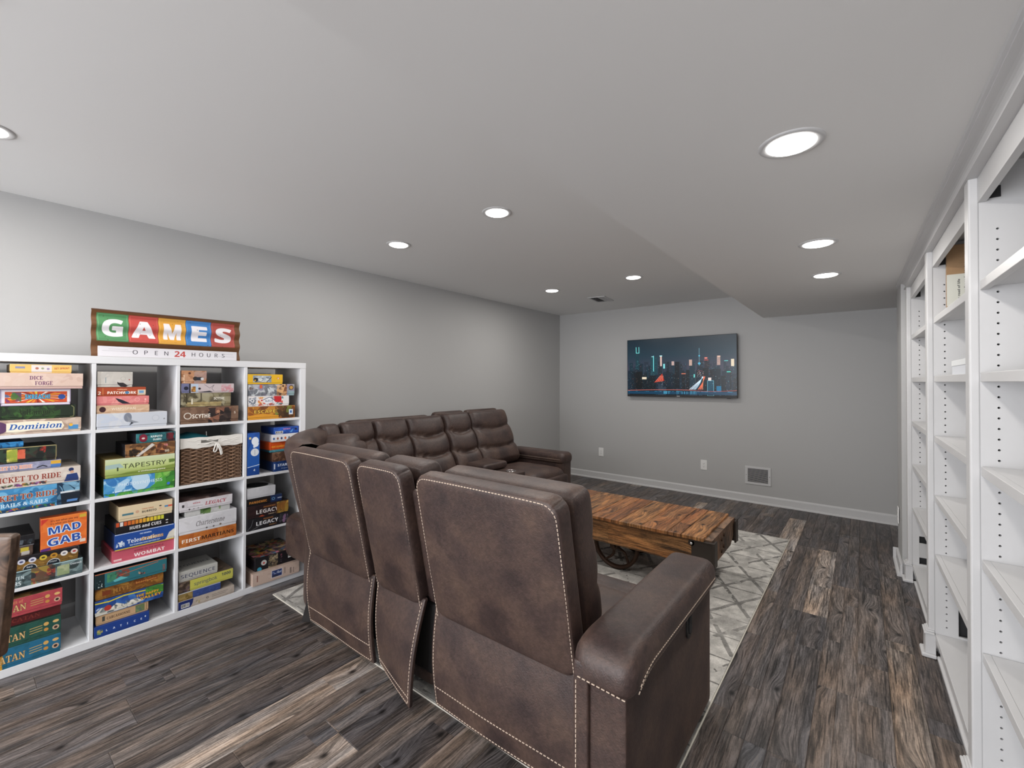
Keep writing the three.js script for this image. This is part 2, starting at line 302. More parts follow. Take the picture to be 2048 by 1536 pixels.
function drawCity(c, w, h) {
  const r = rng(42), g = c.createLinearGradient(0, 0, 0, h * 0.62);
  g.addColorStop(0, '#04202e'); g.addColorStop(0.45, '#12303f'); g.addColorStop(0.85, '#3a3a4c'); g.addColorStop(1, '#2b3a48'); c.fillStyle = g; c.fillRect(0, 0, w, h);
  const B = (x, y, bw, bh, col, lights, lc) => { c.fillStyle = col; c.fillRect(x, y, bw, bh); for (let i = 0; i < lights; i++) { c.fillStyle = lc[Math.floor(r() * lc.length)]; c.globalAlpha = 0.35 + 0.65 * r(); c.fillRect(x + r() * bw, y + r() * bh, 2 + r() * 3, 2 + r() * 2); } c.globalAlpha = 1; };
  const L = ['#7fe9ef', '#d9f6ff', '#f4c9a6', '#3fb7c6', '#ff9a7a', '#2a8fa8'];
  for (let i = 0; i < 60; i++) B(r() * w, h * (0.4 + 0.12 * r()), 18 + r() * 40, h * 0.4, ['#0d2c3a', '#12222f', '#1d2b3a', '#243243'][i % 4], 14, L);
  const glow = (x, y, rw, rh, col, a) => { c.globalAlpha = a; c.fillStyle = col; c.fillRect(x, y, rw, rh); c.globalAlpha = 1; };
  // tall tower at the left with a lit crown
  B(w * 0.085, h * 0.27, 46, h * 0.4, '#0d3440', 40, ['#57d5dc', '#9feff2']);
  c.strokeStyle = '#7ff4f0'; c.lineWidth = 7; c.beginPath(); c.moveTo(w * 0.09, h * 0.13); c.lineTo(w * 0.091, h * 0.24); c.lineTo(w * 0.12, h * 0.24); c.lineTo(w * 0.118, h * 0.13); c.stroke();
  B(w * 0.235, h * 0.32, 90, h * 0.36, '#0b3b47', 40, L); glow(w * 0.262, h * 0.3, 9, h * 0.28, '#7df3f5', 0.95); glow(w * 0.245, h * 0.31, 26, 8, '#bffcff', 0.9);
  B(w * 0.33, h * 0.31, 22, h * 0.18, '#d8b8ae', 5, L); glow(w * 0.325, h * 0.3, 32, 12, '#bff4f4', 1); glow(w * 0.36, h * 0.45, 22, 60, '#8ff2f3', 0.9);
  B(w * 0.44, h * 0.41, 30, 50, '#caa9a0', 8, L); B(w * 0.6, h * 0.39, 34, 74, '#c2a193', 12, L);
  // broadcast tower
  c.strokeStyle = '#8fd5e8'; c.lineWidth = 3; c.beginPath(); c.moveTo(w * 0.69, h * 0.2); c.lineTo(w * 0.69, h * 0.5); c.stroke(); c.fillStyle = '#57bfe0'; c.beginPath(); c.arc(w * 0.69, h * 0.33, 9, 0, 7); c.fill(); c.fillStyle = '#4fb2d3'; c.beginPath(); c.arc(w * 0.69, h * 0.46, 15, 0, 7); c.fill();
  B(w * 0.735, h * 0.4, 52, 120, '#1b1f2a', 14, L); glow(w * 0.735, h * 0.36, 32, 16, '#ff8d7c', 0.95); glow(w * 0.732, h * 0.4, 46, 6, '#ff5b52', 0.9);
  B(w * 0.84, h * 0.34, 36, 110, '#a98f88', 26, ['#ffd8b8', '#ff9f80']); glow(w * 0.845, h * 0.34, 30, 14, '#f3c7ad', 0.9); B(w * 0.955, h * 0.4, 32, 84, '#e6d5b8', 14, ['#fff4dd']); glow(w * 0.9, h * 0.42, 40, 8, '#6ff0e8', 0.8);
  for (let i = 0; i < 46; i++) B(r() * w, h * (0.53 + 0.2 * r()), 26 + r() * 60, h * 0.4, ['#04131c', '#061a25', '#0a2030', '#08111a'][i % 4], 12, L);
  B(w * 0.47, h * 0.42, 54, h * 0.46, '#03101a', 6, L); B(w * 0.36, h * 0.6, 120, h * 0.26, '#061b2a', 26, L); B(w * 0.09, h * 0.58, 80, h * 0.3, '#020b11', 4, L);
  glow(w * 0.15, h * 0.68, 58, 30, '#f6e5c9', 0.95); glow(w * 0.53, h * 0.62, 50, 12, '#ff8f6b', 0.8); glow(w * 0.92, h * 0.6, 40, 10, '#54f2dd', 0.9); glow(w * 0.64, h * 0.64, 14, 40, '#7df3e5', 0.9);
  c.save(); c.beginPath(); c.moveTo(w * 0.27, h * 0.78); c.lineTo(w * 0.35, h * 0.62); c.lineTo(w * 0.37, h * 0.75); c.closePath(); c.fillStyle = '#b8321f'; c.fill(); c.strokeStyle = '#ffb49a'; c.lineWidth = 3; for (let i = 0; i < 4; i++) { c.beginPath(); c.moveTo(w * (0.285 + i * 0.02), h * 0.77); c.lineTo(w * (0.33 + i * 0.01), h * 0.66); c.stroke(); } c.restore();
  // motorway light trails
  const trail = (x0, y0, x1, y1, x2, y2, col, lw) => { c.strokeStyle = col; c.lineWidth = lw; c.beginPath(); c.moveTo(x0 * w, y0 * h); c.quadraticCurveTo(x1 * w, y1 * h, x2 * w, y2 * h); c.stroke(); };
  for (let i = 0; i < 8; i++) { trail(0.6 + i * 0.008, 0.9, 0.66 + i * 0.006, 0.8, 0.735 - i * 0.003, 0.68, ['#ffffff', '#8fd8ff', '#e9f4ff'][i % 3], 4); trail(0.675 + i * 0.006, 0.9, 0.72, 0.8, 0.74 - i * 0.002, 0.68, ['#ff4a2e', '#ffb07a', '#c42818'][i % 3], 4); }
  for (let i = 0; i < 30; i++) glow(w * (0.67 + 0.06 * r()), h * (0.58 + 0.1 * r()), 5, 4, ['#ffd3c0', '#ff7d6b', '#ffffff'][i % 3], 0.9);
  glow(w * 0.765, h * 0.7, 34, 46, '#ffe9df', 0.95); B(w * 0.76, h * 0.75, 66, h * 0.22, '#0c4257', 20, ['#43c8ef']); c.strokeStyle = '#8fe8ff'; c.lineWidth = 3; c.strokeRect(w * 0.76, h * 0.75, 66, h * 0.25); B(w * 0.835, h * 0.84, 50, h * 0.14, '#0d6d95', 6, ['#9beaff']);
  for (let i = 0; i < 260; i++) glow(r() * w, h * (0.68 + 0.22 * r()), 2 + 3 * r(), 2 + 2 * r(), L[Math.floor(r() * L.length)], 0.3 + 0.6 * r());
  // elevated road across the bottom
  trail(0, 0.925, 0.3, 0.9, 0.62, 0.91, '#c96a62', 7); trail(0.62, 0.91, 0.75, 0.95, 1, 0.91, '#a94b48', 6); c.fillStyle = '#0a3d5a'; c.fillRect(0, h * 0.935, w, h * 0.05);
  for (let i = 0; i < 40; i++) glow(w * r(), h * 0.935, 3 + 30 * r(), 3, '#58d4ff', 0.7); for (let i = 0; i < 26; i++) glow(w * (0.36 + 0.3 * r()), h * 0.93, 4, h * 0.05, '#6fd9ff', 0.6);
}

// ================================================================ BUILT-IN BOOKCASE (right side), its own frame: front plane at x = 0.316, turned by RY_BOOK
const bc = thing('built_in_bookcase', 'tall white built-in bookcase with pilasters, adjustable shelves and crown moulding', 'bookcase', [0, 0, 0], RY_BOOK);
{
  const FX = 0.316, PX = 0.294, BACK = 0.63, BAYS = [[-4.03, -3.06], [-3.0, -2.06], [-2.0, -1.06], [-1.0, -0.06]], SH = [1.669, 1.381, 1.087, 0.796, 0.507];
  const holeRows = []; for (let y = 0.16; y < 1.85; y += 0.0327) holeRows.push(y);
  for (const z of [-4.09, -3.06, -2.06, -1.06, -0.06]) {          // pilasters: a proud strip with eased edges on a plinth block
    part('pilaster', box(PX, FX + 0.004, 0.1, 2.0, z, z + 0.06, 0.006), M.white, bc);
    const pl = part('plinth_block', box(0.281, FX + 0.004, 0, 0.115, z - 0.009, z + 0.069, 0.002), M.white, bc);
    part('plinth_cap', [box(0.276, FX, 0.112, 0.122, z - 0.014, z + 0.074, 0.003), box(0.283, FX, 0.122, 0.131, z - 0.007, z + 0.067, 0.003), box(0.289, FX, 0.131, 0.137, z - 0.001, z + 0.061, 0.002)], M.white, pl);
    part('shoe_moulding', [box(0.266, 0.283, 0, 0.02, z - 0.022, z + 0.082, 0.007), box(0.27, FX + 0.006, 0, 0.02, z - 0.022, z - 0.007, 0.006), box(0.27, FX + 0.006, 0, 0.02, z + 0.067, z + 0.082, 0.006)], M.white, pl);
  }
  const peg = (s, x, y, r = 0.0034) => { const h = new THREE.Path(); h.absarc(x, y, r, 0, Math.PI * 2, true); s.holes.push(h); };
  BAYS.forEach(([z0, z1], i) => {
    // far side panel, facing the viewer, bored for shelf pins; outlet cut-outs low down
    const s = new THREE.Shape([new THREE.Vector2(FX, 0.08), new THREE.Vector2(BACK, 0.08), new THREE.Vector2(BACK, 2.03), new THREE.Vector2(FX, 2.03)]);
    for (const y of holeRows) { if (!SH.some((t) => y < t + 0.004 && y > t - 0.03) && !(i < 2 && y < 0.4)) peg(s, FX + 0.043, y); if (!SH.some((t) => y < t + 0.004 && y > t - 0.03)) peg(s, FX + 0.25, y); }
    if (i === 1) for (const y of holeRows) if (y < 0.4 && y > 0.12) peg(s, FX + 0.043, y);
    const cut = i === 0 ? [0.352, 0.412, 0.132, 0.318] : i === 1 ? [0.4, 0.47, 0.052, 0.36] : null;
    if (cut) { const [a, b, c, d] = cut, h = new THREE.Path(); const c1 = Math.max(c, 0.13); h.moveTo(a, c1); h.lineTo(a, d); h.lineTo(b, d); h.lineTo(b, c1); h.closePath(); s.holes.push(h); }
    const g = new THREE.ExtrudeGeometry(s, { depth: 0.014, bevelEnabled: false, curveSegments: 5 }); g.translate(0, 0, z0 - 0.016);
    const sp = part('side_panel', boxUV(g), M.white, bc);
    part('liner', box(FX + 0.002, BACK, 0.08, 2.03, z0 - 0.034, z0 - 0.03, 0), M.dark, sp);  // dark sheet behind the bored panel, stands in for shade in its holes
    if (i === 0) part('outlet_box', box(0.352, 0.412, 0.176, 0.272, z0 - 0.014, z0 - 0.002, 0.002), mat(lin(0.5, 0.5, 0.5), 0.5), sp);
    part('side_panel', box(FX, BACK, 0.08, 2.03, z1 + 0.002, z1 + 0.016, 0), M.white, bc);
    part('back_panel', box(BACK - 0.01, BACK, 0.08, 2.03, z0, z1, 0), M.white, bc);
    part('header_rail', box(FX, FX + 0.02, 1.917, 2.0, z0, z1, 0.0015), M.white, bc);
    part('bottom_shelf', box(FX + 0.002, BACK, 0.09, 0.12, z0, z1, 0.0015), M.white, bc);
    part('base_board', box(0.335, 0.35, 0, 0.092, z0, z1, 0.001), M.white, bc);
    part('shoe_moulding', box(0.322, 0.338, 0, 0.02, z0 + 0.01, z1 - 0.01, 0.007), M.white, bc);
    for (const y of SH) part('shelf', [box(FX + 0.003, FX + 0.022, y - 0.029, y, z0 + 0.001, z1 - 0.001, 0.0015), box(FX + 0.022, BACK - 0.012, y - 0.018, y - 0.0005, z0 + 0.001, z1 - 0.001, 0)], M.white, bc);
    part('corner_bracket', [box(FX + 0.022, FX + 0.05, 1.925, 1.96, z0, z0 + 0.003, 0), box(FX + 0.02, FX + 0.024, 1.925, 1.96, z0, z0 + 0.03, 0)], M.dark, bc);
  });
  part('top_panel', box(FX + 0.02, BACK, 2.03, 2.05, -4.09, 0, 0), mat(lin(0.35, 0.35, 0.35), 0.7), bc);
  part('end_panel', box(FX - 0.006, BACK, 0, 2.05, -4.115, -4.092, 0.002), M.white, bc);
  // crown: stepped and coved profile [x, y], run the whole length
  const cove = []; for (let i = 0; i <= 6; i++) { const a = i / 6 * Math.PI / 2; cove.push([0.296 - 0.024 * (1 - Math.cos(a)), 2.012 + 0.026 * Math.sin(a)]); }
  const prof = [[0.34, SOFFIT], [0.34, 1.996], [0.288, 1.996], [0.288, 2.004], [0.296, 2.008], ...cove, [0.262, 2.04], [0.262, 2.046], [0.256, 2.05], [0.254, SOFFIT]].map(([a, b]) => [a, b]);
  const cg = prism(prof.reverse(), 4.4); cg.translate(0, 0, -4.31);
  part('crown_moulding', boxUV(cg), M.white, bc);
}
{ // things on the bookcase
  const inBook = (x, y, z) => [x + 0.0137 * z, y, z];
  const tex = canvasTex(256, 320, (c, w, h) => {
    c.fillStyle = '#a5835f'; c.fillRect(0, 0, w, h); const r = rng(8); for (let i = 0; i < 200; i++) { c.globalAlpha = 0.12; c.fillStyle = r() < 0.5 ? '#6d5138' : '#c4a687'; c.fillRect(r() * w, r() * h, 4 + 50 * r(), 1 + 3 * r()); } c.globalAlpha = 1;
    c.fillStyle = '#d8d8cd'; c.fillRect(0, h * 0.42, w * 0.8, h * 0.45);
    c.save(); c.translate(w * 0.22, h * 0.84); c.rotate(-Math.PI / 2); c.fillStyle = '#20201f'; c.font = 'bold 15px sans-serif';
    ['the road of life', 'takes us far and wide but', 'it will always lead back', 'to where you belong, home'].forEach((s, i) => c.fillText(s, 4, i * 27)); c.restore();
  });
  const t = thing('wooden_sign', 'brown wooden sign with sideways black lettering standing on the bookcase top shelf', 'sign', inBook(0.465, 1.67, -2.965), RY_BOOK);
  part('board', box(-0.105, 0.105, 0, 0.335, -0.012, 0.008, 0.002), mat(lin(0.36, 0.24, 0.15), 0.7), t);
  part('printed_face', new THREE.PlaneGeometry(0.208, 0.333).translate(0, 0.168, 0.0086), mat(0xffffff, 0.7, { map: tex }), t);
  const b = thing('card_box', 'small white and blue card box lying on a bookcase shelf', 'box', inBook(0.44, 1.3815, -2.62), RY_BOOK);
  part('tray', box(-0.085, 0.085, 0, 0.045, -0.16, 0.16, 0.0015), mat(lin(0.62, 0.64, 0.68), 0.5), b);
  part('lid', box(-0.087, 0.087, 0.04, 0.064, -0.162, 0.162, 0.0015), mat(lin(0.75, 0.77, 0.78), 0.5), b);
  part('blue_edge', box(-0.0872, -0.05, 0.0005, 0.052, 0.1575, 0.1625, 0.0005), mat(lin(0.05, 0.13, 0.2), 0.5), b);
}

// ================================================================ CUBE SHELF against the left wall; front plane x = KX, right end z = KZ
const KX = -3.048, KZ = -1.5396, KB = -3.438;
const rowY = (r) => 0.038 + 0.3525 * (3 - r), colZ = (c) => KZ + 0.038 + 0.3525 * (3 - c);     // bottom of a row (0 = top), right side of a column (0 = left)
{
  const t = thing('cube_shelf', 'large white cube shelf of sixteen open cells filled with boxed games', 'shelf', [KX, 0, KZ]), D = KB - KX;
  part('top_panel', box(D, 0, 1.432, 1.47, 0, 1.47, 0.0015), M.laminate, t);
  part('base_panel', box(D, 0, 0, 0.038, 0, 1.47, 0.0015), M.laminate, t);
  for (const z of [0.0005, 1.432]) part('side_panel', box(D, -0.0005, 0.0385, 1.4315, z, z + 0.0375, 0.0015), M.laminate, t);
  for (const z of [0.3745, 0.727, 1.0795]) part('upright', box(D, -0.001, 0.0385, 1.4315, z, z + 0.016, 0.001), M.laminate, t);
  for (let c = 0; c < 4; c++) for (let r = 0; r < 3; r++) part('shelf_board', box(D, -0.001, rowY(r) - 0.016, rowY(r), 0.038 + 0.3525 * c, 0.3745 + 0.3525 * c, 0.001), M.laminate, t);
}
// ---- printed game boxes: one atlas of spines, drawn box by box in units of the spine (0..1 across, 0..1 down)
const ATLAS = 2048, PXM = 1250, atlas = document.createElement('canvas'); atlas.width = atlas.height = ATLAS;
const ac = atlas.getContext('2d'); let ax = 4, ay = 4, arow = 0;
function pen(w, h, seed) {
  const c = ac, r = rng(seed);
  const P = {
    w, h, r,
    R: (x, y, ww, hh, col) => { c.fillStyle = col; c.fillRect(x * w, y * h, ww * w, hh * h); return P; },
    O: (x, y, rad, col, ry) => { c.fillStyle = col; c.beginPath(); c.ellipse(x * w, y * h, rad * h, (ry ?? rad) * h, 0, 0, 7); c.fill(); return P; },
    Q: (pts, col) => { c.fillStyle = col; c.beginPath(); pts.forEach(([x, y], i) => c[i ? 'lineTo' : 'moveTo'](x * w, y * h)); c.closePath(); c.fill(); return P; },
    T: (s, x, y, size, col, o = {}) => {
      c.save(); c.translate(x * w, y * h); if (o.rot) c.rotate(o.rot); c.font = (o.style ?? 'bold') + ' ' + size * h + 'px ' + (o.font ?? 'sans-serif'); c.textAlign = o.align ?? 'left'; c.textBaseline = 'alphabetic';
      const k = o.fit ? o.fit * w / c.measureText(s).width : (o.sx ?? 1); c.scale(k, 1);
      if (o.stroke) { c.strokeStyle = o.stroke; c.lineWidth = (o.lw ?? 0.12) * size * h; c.lineJoin = 'round'; c.strokeText(s, 0, 0); } c.fillStyle = col; c.fillText(s, 0, 0); c.restore(); return P;
    },
    // painted scene: blotches of a palette inside [x0, x1] x [y0, y1]
    S: (pal, n, x0 = 0, x1 = 1, y0 = 0, y1 = 1, s = 0.25) => { c.save(); c.beginPath(); c.rect(x0 * w, y0 * h, (x1 - x0) * w, (y1 - y0) * h); c.clip(); for (let i = 0; i < n; i++) { c.globalAlpha = 0.5 + 0.5 * r(); c.fillStyle = pal[Math.floor(r() * pal.length)]; c.beginPath(); const q = s * h * (0.3 + r()); c.ellipse(lerp(x0, x1, r()) * w, lerp(y0, y1, r()) * h, q * (0.6 + 1.4 * r()), q * 0.6, r() * 3, 0, 7); c.fill(); } c.restore(); return P; },
    L: (pts, col, lw) => { c.strokeStyle = col; c.lineWidth = lw * h; c.lineCap = 'round'; c.beginPath(); pts.forEach(([x, y], i) => c[i ? 'lineTo' : 'moveTo'](x * w, y * h)); c.stroke(); return P; },
    B: (x, y, ww, hh) => { P.R(x, y, ww, hh, '#e8e8e6'); for (let i = 0; i < 16; i++) P.R(x + ww * (0.06 + i * 0.056), y + hh * 0.1, ww * 0.02 * (1 + Math.floor(r() * 2)), hh * 0.7, '#222'); return P; },
  };
  return P;
}
function slot(w, h) { if (ax + w + 4 > ATLAS) { ax = 4; ay += arow + 4; arow = 0; } const s = [ax, ay]; ax += w + 4; arow = Math.max(arow, h); return s; }
let printSeed = 1;
function print(wm, hm, bg, draw) {                            // returns the uv rectangle of a freshly printed spine
  const w = Math.round(wm * PXM), h = Math.round(hm * PXM), [x, y] = slot(w, h);
  ac.save(); ac.translate(x, y); ac.beginPath(); ac.rect(-2, -2, w + 4, h + 4); ac.clip(); ac.fillStyle = bg; ac.fillRect(-2, -2, w + 4, h + 4); draw(pen(w, h, printSeed++ * 13)); ac.restore();
  return [x / ATLAS, 1 - (y + h) / ATLAS, (x + w) / ATLAS, 1 - y / ATLAS];
}
const atlasTex = new THREE.CanvasTexture(atlas); atlasTex.colorSpace = THREE.SRGBColorSpace; atlasTex.magFilter = THREE.LinearFilter;
const boxPrint = mat(0xffffff, 0.42, { map: atlasTex });
function cardGeo(w, h, d, front, side, top = side, r = 0.0016) {   // +z carries the front print
  const g = new RoundedBoxGeometry(w, h, d, 1, r), uv = g.attributes.uv;
  g.groups.forEach(({ start, count, materialIndex: m }) => {
    const q = m === 4 ? front : m === 2 ? top : side;
    for (let i = start; i < start + count; i++) { const k = g.index ? g.index.getX(i) : i; uv.setXY(k, lerp(q[0], q[2], clamp(uv.getX(k), 0.01, 0.99)), lerp(q[1], q[3], clamp(uv.getY(k), 0.01, 0.99))); }
  });
  g.clearGroups(); return g;
}
// a game lying flat in a cell: [z left, z right] of its front, its bottom, height, how far it is set back
const stacks = {};
function game(cell, z0, z1, h, rec, label, bg, sideCol, draw, o = {}) {
  const w = Math.abs(z0 - z1), key = cell, y = o.y ?? stacks[key] ?? rowY(+cell[1]), d = o.d ?? Math.min(0.3, Math.max(0.2, w)), name = o.name ?? 'game_box';
  stacks[key] = y + h;
  const f = print(w, h, bg, draw), s = print(0.03, 0.03, sideCol, (p) => { if (o.sideDraw) o.sideDraw(p); }), top = o.top ? print(0.12, 0.12, o.top.bg ?? sideCol, o.top.draw) : s;
  const t = thing(name, label, o.category ?? 'board game', [KX - rec - d / 2, y, (z0 + z1) / 2], Math.PI / 2 + (o.turn ?? 0), o.name ? 'jigsaw puzzle boxes' : 'board games in the cube shelf');
  const lid = h * (o.lid ?? 0.84), lf = [f[0], f[1] + (f[3] - f[1]) * (1 - (o.lid ?? 0.84)), f[2], f[3]], bf = [f[0], f[1], f[2], lf[1]];
  part('lid', cardGeo(w, lid - 0.0003, d, lf, s, top).translate(0, h - lid / 2 - 0.0002, 0), boxPrint, t);
  part('tray', cardGeo(w - 0.003, h - lid, d - 0.003, bf, s).translate(0, (h - lid) / 2, 0), boxPrint, t);
}
// ---- top row
game('A0', -0.118, -0.407, 0.0685, 0.002, 'beige box with blue lettering on a scroll, bottom of the top left stack', '#b9a293', '#a8917f', (p) => p.S(['#c7b2a0', '#a68d7c', '#d3c1b0'], 60).O(0.07, 0.5, 0.4, '#5b3a5f').O(0.04, 0.45, 0.14, '#e0b23c').Q([[0.15, 0.2], [0.42, 0.12], [0.76, 0.2], [0.79, 0.55], [0.76, 0.8], [0.45, 0.72], [0.24, 0.9], [0.15, 0.8]], '#efe6cf').T('Dominion', 0.17, 0.66, 0.52, '#27549c', { fit: 0.59, font: 'serif', style: 'italic bold', stroke: '#dfe8f4', lw: 0.05 }).R(0.83, 0.12, 0.13, 0.24, '#cdb8a8').R(0.84, 0.52, 0.12, 0.3, '#4b8ec5').O(0.87, 0.52, 0.1, '#e8b23f'));
game('A0', -0.118, -0.388, 0.064, 0.01, 'dark green box with blackletter title in the top left stack', '#1d2a1d', '#161e17', (p) => p.S(['#2c4a26', '#22381f', '#38602c', '#1a271a'], 70, 0.1, 0.8).T('Villainous', 0.3, 0.66, 0.56, '#0e140d', { fit: 0.42, font: 'serif', stroke: '#4d7a3a', lw: 0.05 }).L([[0.94, 0.08], [0.97, 0.2], [0.97, 0.9], [0.93, 0.93]], '#7c7a55', 0.05));
game('A0', -0.142, -0.369, 0.078, 0.006, 'lilac box with a colourful comic burst picture, top left stack', '#b7acc4', '#8e84a0', (p) => { p.R(0.02, 0.06, 0.96, 0.88, '#e4e0ea').R(0.06, 0.16, 0.88, 0.68, '#c9502b'); for (let i = 0; i < 34; i++) { const a = i / 34 * 6.28; p.Q([[0.5, 0.5], [0.5 + 0.44 * Math.cos(a), 0.5 + 0.34 * Math.sin(a)], [0.5 + 0.44 * Math.cos(a + 0.1), 0.5 + 0.34 * Math.sin(a + 0.1)]], ['#e8c53a', '#d8572c', '#f0ede0', '#8e2f24', '#e98a2f'][i % 5]); } p.S(['#4c7a3a', '#7a3a6e', '#3f7fc4'], 10, 0.06, 0.28, 0.2, 0.8).O(0.86, 0.5, 0.16, '#2f4f9c').T('SKREACH!', 0.33, 0.6, 0.36, '#5fc0e8', { fit: 0.36, stroke: '#20486e' }); });
game('A0', -0.118, -0.41, 0.0745, -0.012, 'pale pink box with purple handwritten lettering, top left stack', '#d6bcae', '#c3a898', (p) => p.S(['#dcc4b6', '#cdb0a2', '#d8c0b4'], 30).R(0, 0.86, 1, 0.14, '#c7a7a0').T('DICE', 0.38, 0.42, 0.34, '#5b2a57', { font: 'serif', fit: 0.15 }).T('FORGE', 0.44, 0.76, 0.36, '#5b2a57', { font: 'serif', fit: 0.2 }));
game('A0', -0.169, -0.37, 0.04, -0.004, 'slim yellow box on top of the top left stack', '#e2bd6e', '#d9b467', (p) => p.R(0.33, 0.06, 0.33, 0.88, '#ded7d4').R(0.08, 0.25, 0.15, 0.25, '#8d90ae').O(0.42, 0.45, 0.14, '#b0705c').O(0.51, 0.45, 0.12, '#97a07c').O(0.6, 0.5, 0.12, '#9c86b0').T('SET SPRINT', 0.7, 0.55, 0.3, '#b4442c', { fit: 0.26, rot: -0.06 }));
game('B0', -0.463, -0.754, 0.08, 0, 'wide pale blue box with a soaring grey bird, bottom of its stack', '#c6cbd4', '#d3d5d8', (p) => p.S(['#bfc8d8', '#d0d4da'], 24, 0, 0.5).O(0.42, 0.3, 0.2, '#7c8290', 0.3).Q([[0.4, 0.15], [0.48, 0.5], [0.58, 0.66], [0.5, 0.7], [0.43, 0.6]], '#8b9099').Q([[0.47, 0.6], [0.44, 0.85], [0.5, 0.7]], '#3c3f47').O(0.82, 0.42, 0.2, '#b4bac4').O(0.82, 0.42, 0.17, '#c9cdd5').O(0.95, 0.5, 0.05, '#8c8f96'));
game('B0', -0.463, -0.677, 0.042, 0.008, 'tan box with a dark round bird, second row stack of bird boxes', '#cfae90', '#bd9c80', (p) => p.S(['#d6b89c', '#c6a486'], 30).O(0.11, 0.5, 0.3, '#3a1b20', 0.34).T('WINGSPAN', 0.27, 0.6, 0.4, '#e9dccb', { fit: 0.46, style: 'normal' }));
game('B0', -0.463, -0.675, 0.047, 0.008, 'coral pink box with a dark perching bird silhouette', '#d98080', '#c66a6a', (p) => p.S(['#e08c88', '#cf7070', '#e39a94'], 26).Q([[0.34, 0.2], [0.46, 0.4], [0.64, 0.9], [0.48, 0.86], [0.4, 0.6]], '#1e2230').O(0.76, 0.42, 0.22, '#eab0ac').O(0.76, 0.42, 0.18, '#dc8886').O(0.92, 0.4, 0.08, '#eec7c2'));
game('B0', -0.463, -0.661, 0.0475, 0.008, 'rust orange box with bold white capitals beneath the grey bird box', '#a8492a', '#8f3d24', (p) => p.T('2', 0.02, 0.85, 0.5, '#f1e6da').R(0.115, 0.1, 0.012, 0.8, '#d0894f').T('PATCHWORK', 0.2, 0.78, 0.42, '#f3ede4', { fit: 0.59 }).O(0.6, 0.62, 0.17, '#4a7fa8').T('a quilting game', 0.4, 0.3, 0.16, '#f0d3b0', { fit: 0.2 }).R(0.82, 0.3, 0.17, 0.62, '#d9c9b0').R(0.85, 0.4, 0.1, 0.3, '#6f9cc4'));
game('B0', -0.464, -0.604, 0.08, 0.004, 'small light grey box with a black swallow, top of its stack', '#c3bfb8', '#a9a6a0', (p) => p.R(0, 0, 0.1, 1, '#b3aea6').S(['#c9c5be', '#bcb8b2'], 20).R(0.22, 0.38, 0.02, 0.36, '#7d9299').O(0.72, 0.45, 0.13, '#a8a49d').O(0.72, 0.45, 0.11, '#c5c1ba').Q([[0.55, 0.66], [0.6, 0.72], [0.72, 0.72], [0.86, 0.9], [0.95, 0.86], [0.8, 1], [0.66, 0.98], [0.56, 0.8]], '#262125').O(0.9, 0.52, 0.04, '#a24e48'));
game('C0', -0.815, -1.115, 0.097, 0, 'large brown box with white strategy title and two figures, bottom of its stack', '#6f5443', '#5e4638', (p) => p.S(['#7b5f4d', '#644a3b', '#836854'], 50).S(['#2e2423', '#4a3a33', '#8b5c48', '#1f1a1b'], 44, 0.46, 0.86, 0.08, 1, 0.3).O(0.63, 0.32, 0.1, '#b07f62').O(0.12, 0.52, 0.2, '#d7d0c6').O(0.12, 0.52, 0.15, '#6f5443').T('SCYTHE', 0.19, 0.68, 0.34, '#ece6dc', { fit: 0.31 }).T('S', 0.91, 0.5, 0.2, '#d9d2c6'));
game('C0', -0.817, -1.073, 0.082, 0.004, 'olive brown box with a misty forest picture in the same stack', '#6d6450', '#4c4638', (p) => p.S(['#8b8468', '#5c5442', '#a39c82', '#48412f', '#776c4e'], 110, 0, 1, 0, 1, 0.3).S(['#b9a878', '#9c8a5e'], 30, 0.1, 0.8, 0.65, 0.95).R(0.1, 0.05, 0.025, 0.7, '#39321f').R(0.2, 0.4, 0.03, 0.4, '#d9d2bf').R(0.38, 0.02, 0.02, 0.6, '#40382a').T('SCYTHE', 0.64, 0.5, 0.26, '#ece8dc', { fit: 0.22 }));
game('C0', -0.819, -1.09, 0.055, 0.004, 'white and slate box with an ink drawing, third in its stack', '#c4b7b9', '#9a9094', (p) => p.R(0, 0, 0.14, 1, '#6d7093').O(0.09, 0.5, 0.2, '#1d2033').R(0.14, 0, 0.03, 1, '#22222c').R(0.175, 0.04, 0.13, 0.92, '#b4c4d8').S(['#d59b3c', '#8a5a2c'], 12, 0.18, 0.26, 0.3, 0.9, 0.16).Q([[0.3, 0.95], [0.52, 0.78], [0.58, 0.95]], '#20222c').O(0.33, 0.55, 0.12, '#2a222a').L([[0.42, 0.1], [0.52, 0.5], [0.6, 0.15], [0.56, 0.55], [0.6, 0.8]], '#4a4650', 0.03).S(['#c99a9e', '#c4868e'], 18, 0.74, 0.98, 0.1, 0.95));
game('C0', -0.818, -0.944, 0.075, 0.004, 'small orange brown box with a walking machine, top of its stack', '#a5714f', '#7d5238', (p) => p.S(['#b98561', '#96623f', '#c39a7c'], 50).S(['#b09488', '#a3857c'], 16, 0.5, 1, 0.05, 1).T('SCYTHE', 0.14, 0.95, 0.16, '#efd9bd', { rot: -Math.PI / 2, sx: 1.1 }).O(0.55, 0.62, 0.16, '#2f2725').R(0.58, 0.5, 0.26, 0.26, '#252a36').O(0.82, 0.64, 0.11, '#cfd2d3').O(0.32, 0.2, 0.09, '#5b3427'));
